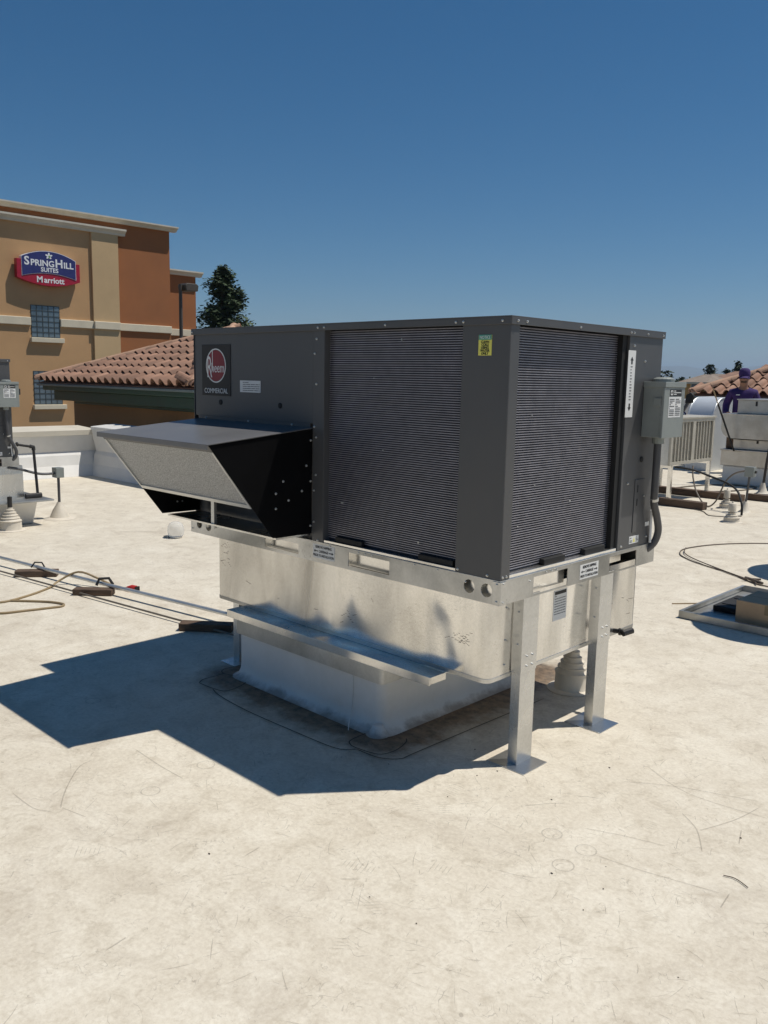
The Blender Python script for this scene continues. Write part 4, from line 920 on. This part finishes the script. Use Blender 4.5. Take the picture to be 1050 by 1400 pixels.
for y, x1, lb in ((7.60, -2.56, 'front brown timber sleeper under the condenser legs'), (8.74, -2.55, 'rear brown timber sleeper under the condenser legs')):
    tag(MB().box(-4.1, x1, y-0.005, y+0.12, 0.002, 0.090).build('timber_sleeper', 'wood', None, bev=0.004), lb, 'timber', 'timbers under the condenser')
tube_thing('flexible_conduit', [(-2.99, 8.2, 0.47), (-2.934, 8.1, 0.332), (-2.823, 8.0, 0.15), (-2.646, 7.9, 0.016), (-2.533, 7.9, 0.092), (-2.436, 7.9, 0.335), (-2.331, 7.9, 0.451), (-2.19, 7.9, 0.50)], 0.010, 'flex', 'grey flexible conduit sagging from condenser to junction box', 'conduit')
tube_thing('insulated_line', [(-3.0, 7.7, 0.485), (-2.795, 7.75, 0.467), (-2.594, 7.8, 0.404), (-2.356, 7.8, 0.331), (-2.196, 7.7, 0.261), (-2.099, 7.6, 0.131), (-2.09, 7.60, 0.0)], 0.013, 'rubber', 'black insulated line running from the condenser down to the roof', 'pipe')
tube_thing('hose', [(-3.809, 8.992, 0.01), (-3.728, 9.762, 0.01), (-3.555, 10.299, 0.01), (-3.103, 10.527, 0.01), (-2.986, 10.295, 0.01), (-3.086, 9.737, 0.01), (-3.44, 9.138, 0.01), (-3.851, 8.955, 0.01)], 0.010, 'flex', 'dark hose looped on the roof behind the condenser', 'hose')
tube_thing('wire', [(-2.664, 7.574, 0.006), (-2.5, 7.484, 0.006), (-2.319, 7.244, 0.006), (-2.139, 7.341, 0.006), (-2.05, 7.5, 0.006)], 0.005, 'flex', 'thin wire on the roof between timber and pipe boots', 'wire')
j2 = thing('junction_post', (-2.19, 7.9, 0), 'small grey junction box on a post in front of the exhaust fan', 'junction box')
B('junction_box', 'box_grey', j2, (-2.20, -2.09, 7.86, 7.94, 0.43, 0.55), bev=0.004)
MB().tube([(-2.175, 7.9, 0.0), (-2.15, 7.9, 0.43)], 0.014, 8).build('post', 'conduit', j2)
MB().lathe([(0.08, 0.001), (0.05, 0.02), (0.03, 0.11), (0.02, 0.13)], (-2.175, 7.9, 0), 14).build('boot_cone', 'boot', j2, smooth=True)
B('knob', 'iron', j2, (-2.088, -2.07, 7.885, 7.915, 0.475, 0.505), bev=0.003)
bag = thing('tool_pouch', (-3.390, 8.78, 1.10), 'black tool pouch with purple and white cord on top of the condenser', 'tool pouch')
MB().prism([(-3.420, 1.25), (-3.320, 1.255), (-3.300, 1.36), (-3.340, 1.40), (-3.410, 1.37)], 'y', 8.74, 8.80).build('pouch', 'rubber', bag, bev=0.015)
MB().prism([(-3.490, 1.10), (-3.450, 1.10), (-3.360, 1.26), (-3.410, 1.26)], 'y', 8.75, 8.79).build('handle', 'conduit', bag, bev=0.008)
for k in range(3): MB().tube(smoothed([(-3.490+0.02*k, 8.74, 1.10), (-3.585+0.02*k, 8.73, 1.17+0.02*k), (-3.440+0.02*k, 8.74, 1.12), (-3.420+0.01*k, 8.74, 1.10)], 4), 0.010, 6).build('cord', 'purple' if k != 1 else 'white', bag)

# ------------------------------------------------------------------ curved intake hood, exhaust fan, added shadow casters
ch = thing('curved_duct_hood', (-4.75, 12.8, 0), 'pale curved sheet metal hood behind the condenser', 'duct hood')
pf = [(12.25, 0.002), (12.25, 0.86)] + [(12.25+0.42*(1-math.cos(R(90*k/24))), 0.86+0.41*math.sin(R(90*k/24))) for k in range(1, 25)] + [(13.30, 1.275), (13.30, 0.002)]
MB().prism(pf, 'x', -4.97, -4.53).build('hood_shell', 'hood_white', ch, smooth=True)
for x in (-4.975, -4.53):
    MB().tube([(x+0.002, y-0.004, z+0.004) for y, z in pf[1:-1]], 0.012, 6).build('seam_bead', 'hood_white', ch)
def square_fan(x0, x1, y0, y1, label, group='exhaust fans'):
    f = thing('exhaust_fan', ((x0+x1)/2, (y0+y1)/2, 0), label, 'exhaust fan', group)
    B('fan_curb', 'curb', f, (x0+0.06, x1-0.06, y0+0.02, y1-0.06, 0.002, 0.285), bev=0.02)
    B('curb_cap', 'steel', f, (x0+0.03, x1-0.03, y0, y1-0.03, 0.286, 0.515), bev=0.006)
    B('curb_flange', 'steel', f, (x0+0.02, x1-0.02, y0-0.02, y1-0.02, 0.5155, 0.535), bev=0.004)
    B('neck', 'steel', f, (x0+0.16, x1-0.16, y0+0.10, y1-0.16, 0.536, 0.6935), bev=0.01)
    B('side_box', 'wood', f, (x0+0.035, x0+0.155, y0+0.14, y0+0.5, 0.536, 0.83), bev=0.01)
    rr = 0.17; pb = []
    for cxx, a0 in ((x0+rr, 180), (x1-rr, 270)): pb += [(cxx+rr*math.cos(R(a0+90*k/8)), 0.705+rr+rr*math.sin(R(a0+90*k/8))) for k in range(9)]
    pb += [(x1, 1.060), (x0, 1.060)]
    MB().prism(pb, 'y', y0, y1).build('bowl', 'steel', f, smooth=True)
    B('shade_strip', 'louver_dark', f, (x0+0.15, x1-0.15, y0+0.004, y1-0.004, 0.694, 0.7045))  # dark strip added as the shadow line beneath the bowl
    B('bowl_rim', 'steel', f, (x0-0.012, x1+0.012, y0-0.012, y1+0.012, 1.0605, 1.076), bev=0.004)
    B('motor_cover', 'steel', f, (x0+0.18, x1-0.18, y0+0.12, y1-0.18, 1.0765, 1.285), bev=0.008)
    B('cover_rim', 'steel', f, (x0+0.165, x1-0.165, y0+0.105, y1-0.165, 1.2855, 1.30), bev=0.003)
    B('latch', 'iron', f, (x0+0.45, x0+0.475, y0+0.108, y0+0.119, 1.20, 1.27))
    B('latch', 'iron', f, (x0+0.52, x0+0.545, y0+0.085, y0+0.099, 0.64, 0.68))
    return f
square_fan(-3.68, -2.42, 10.62, 11.88, 'square stainless exhaust fan in front of the worker at right')
# round fan shapes, unseen, added past the right edge to shade tray and roof
def shadow_caster(x, y, z, r, label):
    f = thing('round_shadow_caster', (x, y, 0), label, 'exhaust fan', 'added round shadow casters')
    B('fan_curb', 'curb', f, (x-r*0.48, x+r*0.48, y-r*0.48, y+r*0.48, 0.002, 0.30), bev=0.02)
    MB().lathe([(r*0.42, 0.30), (r*0.40, z*0.55), (r*0.55, z*0.62), (r*0.98, z*0.72), (r, z*0.78)], (x, y, 0), 28).build('caster_band', 'steel', f, smooth=True)
    MB().lathe([(r*1.0, z*0.781), (r*0.99, z*0.86), (r*0.85, z*0.93), (r*0.5, z*0.985), (r*0.1, z)], (x, y, 0), 28).build('cap', 'steel', f, smooth=True)
shadow_caster(-0.12, 5.17, 1.25, 0.46, 'unseen round fan shape added past the right edge to cast a shadow behind the tray')
shadow_caster(0.27, 3.44, 1.62, 0.40, 'unseen round fan shape added past the right edge to cast a shadow on the tray')
st2 = thing('conduit_stub', (-2.45, 9.2, 0), 'dark leaning conduit with cream boot at the right frame edge', 'conduit')
MB().tube([(-2.459, 9.2, 0.15), (-2.437, 9.2, 0.5), (-2.41, 9.2, 0.80)], 0.018, 8).build('pipe', 'iron', st2)
MB().lathe([(0.09, 0.09), (0.06, 0.11), (0.03, 0.20), (0.022, 0.23)], (-2.459, 9.2, 0), 14).build('boot_cone', 'boot', st2, smooth=True)
MB().lathe([(0.10, 0.0), (0.10, 0.09), (0.05, 0.092)], (-2.459, 9.2, 0.001), 14).build('base', 'boot', st2)
tag(MB().box(-2.60, -2.1, 9.02, 9.10, 0.002, 0.085).build('wood_block', 'wood', None, bev=0.004), 'short brown wood block at the right frame edge', 'wood block', 'wood sleepers under the pipes')
rod = thing('long_rod', (-3.45, 10.3, 0.5), 'thin black rod with pale tip leaning against the exhaust fan', 'rod')
MB().tube([(-3.62, 10.3, 1.22), (-3.43, 10.56, 0.52)], 0.014, 8).build('shaft', 'rubber', rod)
MB().tube([(-3.685, 10.22, 1.46), (-3.62, 10.3, 1.22)], 0.009, 8).build('tip', 'cable_tan', rod)

# ------------------------------------------------------------------ tray with carton, cable at right
tr = thing('metal_tray', (0.05, 3.32, 0), 'shallow grey sheet metal tray lying on the roof at right', 'tray')
tx0, tx1, ty0, ty1 = -0.585, 0.02, 2.79, 3.84
B('tray_floor', 'galv_dull', tr, (tx0+0.003, tx1-0.003, ty0+0.003, ty1-0.003, 0.003, 0.006))
B('tray_rim', 'galv_dull', tr, (tx0, tx1, ty0, ty0+0.003, 0.003, 0.050), (tx0, tx1, ty1-0.003, ty1, 0.003, 0.050), (tx0, tx0+0.003, ty0+0.003, ty1-0.003, 0.003, 0.050), (tx1-0.003, tx1, ty0+0.003, ty1-0.003, 0.003, 0.050),
  (tx0+0.003, tx1-0.003, ty0+0.003, ty0+0.02, 0.047, 0.050), (tx0+0.003, tx0+0.02, ty0+0.02, ty1-0.003, 0.047, 0.050), bev=0.001)
bx = thing('cardboard_box', (-0.11, 3.1, 0.006), 'brown cardboard carton standing in the metal tray', 'box')
B('carton', 'card', bx, (-0.262, 0.0, 2.905, 3.26, 0.007, 0.165), bev=0.003)
B('flap_gap', 'wood', bx, (-0.259, -0.003, 3.075, 3.078, 0.1645, 0.1655))
B('tape', 'cable_tan', bx, (-0.085, -0.035, 2.9035, 2.9045, 0.10, 0.165))
bi = thing('black_case', (-0.40, 3.15, 0.006), 'flat black case lying in the tray behind the carton', 'case')
B('case_body', 'rubber', bi, (-0.50, -0.28, 3.12, 3.52, 0.007, 0.045), bev=0.008)
B('case_rib', 'iron', bi, (-0.47, -0.31, 3.20, 3.215, 0.0455, 0.050), (-0.47, -0.31, 3.40, 3.415, 0.0455, 0.050))
rnd = random.Random(9); db = MB()
for i in range(22):
    x = rnd.uniform(-0.5, -0.1); y = rnd.uniform(3.45, 3.78); s = rnd.uniform(0.006, 0.02); db.box(x, x+s*2, y, y+s, 0.0062, 0.0062+s*0.5)
tag(db.build('debris', 'card', None), 'loose brown scraps lying in the metal tray', 'scraps', kind='stuff')
cb = thing('power_cable', (-1.0, 4.8, 0), 'dark brown cable making a loop on the roof at right', 'cable')
MB().tube(smoothed([(0.4, 6.9, 0.007), (-0.6, 6.45, 0.007), (-1.18, 5.958, 0.007), (-1.474, 5.553, 0.007), (-1.60, 5.10, 0.007), (-1.525, 4.80, 0.007), (-1.36, 4.62, 0.007), (-1.187, 4.506, 0.007), (-0.90, 4.36, 0.007), (-0.66, 4.18, 0.007), (-0.50, 4.12, 0.007), (-0.1, 4.10, 0.007)], 6), 0.0050, 6).build('cable_run', 'cable_dark', cb, smooth=True)
MB().tube(smoothed([(-1.60, 5.08, 0.015), (-1.50, 4.84, 0.014), (-1.33, 4.66, 0.012), (-1.0, 4.42, 0.012), (-0.72, 4.24, 0.012)], 6), 0.0045, 6).build('cable_run', 'cable_dark', cb, smooth=True)
MB().tube([(-0.72, 4.24, 0.02), (-0.62, 4.17, 0.022), (-0.55, 4.14, 0.02)], [0.010, 0.015, 0.010], 8).tube([(-0.72, 4.19, 0.02), (-0.60, 4.24, 0.025)], 0.008, 6).tube([(-0.66, 4.24, 0.015), (-0.58, 4.10, 0.015)], 0.006, 6).build('splice', 'cable_dark', cb)
tag(MB().tube([(-0.772, 3.087, 0.004), (-0.618, 3.275, 0.004)], 0.004, 6).build('thin_stick', 'cable_tan', None), 'thin tan stick on the roof pointing at the tray', 'stick')
ws = MB(); rnd = random.Random(21)
for i in range(46):
    x = rnd.gauss(0.2, 0.9); y = rnd.gauss(0.2, 0.9)
    if -1.75 < x < -0.55 and y > -0.05: continue
    s = rnd.uniform(0.002, 0.005); ws.box(x, x+s*rnd.uniform(0.6, 1.6), y, y+s*0.6, 0.001, 0.001+s*0.5)
tag(ws.build('grit', 'debris', None), 'scattered dark grit and leaf bits on the membrane', 'grit', kind='stuff')
tag(MB().tube(smoothed([(0.868, 0.043, 0.004), (0.901, 0.053, 0.004), (0.948, 0.033, 0.004)], 4), 0.0015, 5).build('wire_scrap', 'debris', None), 'bent scrap of dark wire on the membrane at lower right', 'wire')

# ------------------------------------------------------------------ worker behind the fan
def skin_mesh(name, verts, edges, radii, m, parent, root=0, sub=2):
    me = bpy.data.meshes.new(name); me.from_pydata(verts, edges, []); o = bpy.data.objects.new(name, me); COL.objects.link(o)
    o.modifiers.new('skin', 'SKIN'); me.skin_vertices or None
    sv = me.skin_vertices[0].data if me.skin_vertices else None
    if sv is None:
        bpy.context.view_layer.objects.active = o
    for v, r in zip(sv, radii): v.radius = r if isinstance(r, tuple) else (r, r)
    sv[root].use_root = True
    ss = o.modifiers.new('sub', 'SUBSURF'); ss.levels = sub; ss.render_levels = sub
    bpy.context.view_layer.update()
    fin = bpy.data.meshes.new_from_object(o.evaluated_get(bpy.context.evaluated_depsgraph_get()))
    bpy.data.objects.remove(o)
    for p in fin.polygons: p.use_smooth = True
    fin.materials.clear(); fin.materials.append(M[m]); fin.name = name
    f = bpy.data.objects.new(name, fin); COL.objects.link(f); f.parent = parent
    return f
def worker(loc, rz, label):
    p = thing('person', loc, label, 'person'); p.rotation_euler.z = rz
    # local: facing -Y, feet at z = 0
    V = [(0,0.0,.94),(0,.0,1.10),(0,-.01,1.26),(0,-.01,1.40),(0,-.02,1.485),(0,-.045,1.55),(0,-.06,1.615),(0,-.05,1.685),
         (-.17,0,1.405),(-.245,.01,1.20),(-.245,-.10,1.02),(-.20,-.24,1.03),(-.185,-.31,1.035),
         (.17,0,1.405),(.245,.01,1.20),(.245,-.10,1.02),(.20,-.24,1.03),(.185,-.31,1.035),
         (-.09,0,.88),(-.10,-.015,.50),(-.105,.02,.09),(-.11,-.10,.045),
         (.09,0,.88),(.10,-.015,.50),(.105,.02,.09),(.11,-.10,.045),(0,-.135,1.605),
         (-.078,-.04,1.62),(.078,-.04,1.62)]
    E_ = [(0,1),(1,2),(2,3),(3,4),(4,5),(5,6),(6,7),(3,8),(8,9),(9,10),(10,11),(11,12),(3,13),(13,14),(14,15),(15,16),(16,17),(0,18),(18,19),(19,20),(20,21),(0,22),(22,23),(23,24),(24,25),(6,26),(6,27),(6,28)]
    Rr = [(.14,.10),(.135,.095),(.14,.10),(.095,.075),.052,.064,.078,.074,.05,.042,.038,.03,(.035,.02),.05,.042,.038,.03,(.035,.02),.085,.06,.042,.04,.085,.06,.042,.04,.014,.016,.016]
    body = skin_mesh('body', V, E_, Rr, 'skin', p)
    for sx in (-1, 1):                            # five fingers of unequal length, curled forward
        for k, (du, L) in enumerate(((-.024, .070), (-.008, .080), (.008, .076), (.022, .060))):
            bx_, by_, bz_ = sx*.185+du, -.335, 1.035
            skin_mesh('finger', [(bx_, by_+.02, bz_), (bx_, by_-L*.5, bz_+.004), (bx_-sx*.004, by_-L*.8, bz_-.018), (bx_-sx*.006, by_-L*.85, bz_-.038)], [(0,1),(1,2),(2,3)], [.009,.0085,.008,.006], 'skin', body, sub=1)
        skin_mesh('thumb', [(sx*.185-sx*.02, -.29, 1.035), (sx*.185-sx*.048, -.325, 1.03), (sx*.185-sx*.052, -.36, 1.02)], [(0,1),(1,2)], [.011,.010,.007], 'skin', body, sub=1)
    shirt = skin_mesh('polo_shirt', [(0,0,.90),(0,0,1.10),(0,-.01,1.27),(0,-.01,1.405),(0,-.02,1.475),(-.175,0,1.375),(-.255,.01,1.19),(-.255,-.09,1.03),(.175,0,1.375),(.255,.01,1.19),(.255,-.09,1.03),(-.212,-.215,1.03),(.212,-.215,1.03)],
        [(0,1),(1,2),(2,3),(3,4),(3,5),(5,6),(6,7),(3,8),(8,9),(9,10),(7,11),(10,12)], [(.17,.13),(.165,.125),(.175,.13),(.135,.105),(.070,.068),.080,.066,.058,.080,.066,.058,.046,.046], 'purple', p)
    B_ = MB().box(-.105, -.045, -.158, -.148, 1.335, 1.350); 
    lg_ = B_.build('shirt_logo', 'white', None); lg_.parent = shirt
    tr_ = skin_mesh('trousers', [(0,0,.98),(0,0,.90),(-.09,0,.82),(-.10,-.015,.50),(-.105,.02,.10),(.09,0,.82),(.10,-.015,.50),(.105,.02,.10)], [(0,1),(1,2),(2,3),(3,4),(1,5),(5,6),(6,7)], [(.16,.12),(.165,.125),.105,.082,.068,.105,.082,.068], 'trousers', p)
    for sx in (-1, 1): skin_mesh('boot', [(sx*.105,.03,.12),(sx*.105,.02,.05),(sx*.11,-.09,.045),(sx*.112,-.17,.035)], [(0,1),(1,2),(2,3)], [.062,.056,.05,.038], 'leather', p)
    cp = MB(); cz = 1.672
    cp.lathe([(0.090, -0.012), (0.094, 0.02), (0.092, 0.055), (0.080, 0.095), (0.050, 0.118), (0.010, 0.124)], (0, -0.045, cz), 18)
    c_ = cp.build('cap', 'purple', None, smooth=True); c_.parent = p
    br_ = MB(); n = 10
    for q in range(3):                                   # a curved peak, dipping to the front and at its sides
        for k in range(n+1):
            t = R(-72+144*k/n); f = q/2
            x = (0.088+0.004*f)*math.sin(t); y = -0.045-(0.088*(1-f)+0.165*f)*math.cos(t); z = cz-0.008-0.035*f-0.012*math.sin(t)**2
            br_.v += [(x, y, z), (x, y, z-0.006)]
    m_ = 2*(n+1)
    for q in range(2):
        for k in range(n):
            a = q*m_+2*k; br_.f += [(a, a+2, a+m_+2, a+m_), (a+1, a+m_+1, a+m_+3, a+3)]
    br_.f += [(2*m_+2*k, 2*m_+2*k+2, 2*m_+2*k+3, 2*m_+2*k+1) for k in range(n)]
    b_ = br_.build('cap_brim', 'purple', None); b_.parent = c_
    for sx in (-1, 1):
        e = MB().lathe([(0.003, -.011), (.010, -.006), (.012, 0), (.010, .006), (.003, .011)], (sx*.030, -.118, 1.628), 10).build('eye', 'ink', None); e.parent = body
    sg_ = MB().prism([(-.074,1.615),(.074,1.615),(.070,1.645),(-.070,1.645)], 'y', -.142, -.128).build('sunglasses', 'ink', None, bev=0.004); sg_.parent = body
    bd = MB().prism([(-.045,1.545),(.045,1.545),(.05,1.575),(-.05,1.575)], 'y', -.128, -.10).build('beard', 'bark', None, bev=0.01); bd.parent = body
    mo = MB().box(-.024, .024, -.124, -.116, 1.562, 1.568).build('mouth', 'plug_red', None, bev=0.002); mo.parent = body
    return p
worker((-4.10, 12.42, 0), R(20), 'worker in purple polo shirt and purple cap standing behind the exhaust fan')

# ------------------------------------------------------------------ air between here and the hills
hz = MB().box(-26000, 26000, -26000, 26000, -7.9, 450).build('haze', 'white', None)
hm = bpy.data.materials.new('haze_air'); hm.use_nodes = True; ht_ = hm.node_tree
ht_.nodes.remove(ht_.nodes['Principled BSDF'])
pv = ht_.nodes.new('ShaderNodeVolumePrincipled'); pv.inputs['Color'].default_value = (0.62, 0.80, 1.0, 1); pv.inputs['Density'].default_value = 0.00011
pv.inputs['Anisotropy'].default_value = 0.2
ht_.links.new(pv.outputs[0], ht_.nodes['Material Output'].inputs['Volume'])
hz.data.materials.clear(); hz.data.materials.append(hm)
tag(hz, 'thin pale blue haze over the far hills', 'haze', kind='stuff')
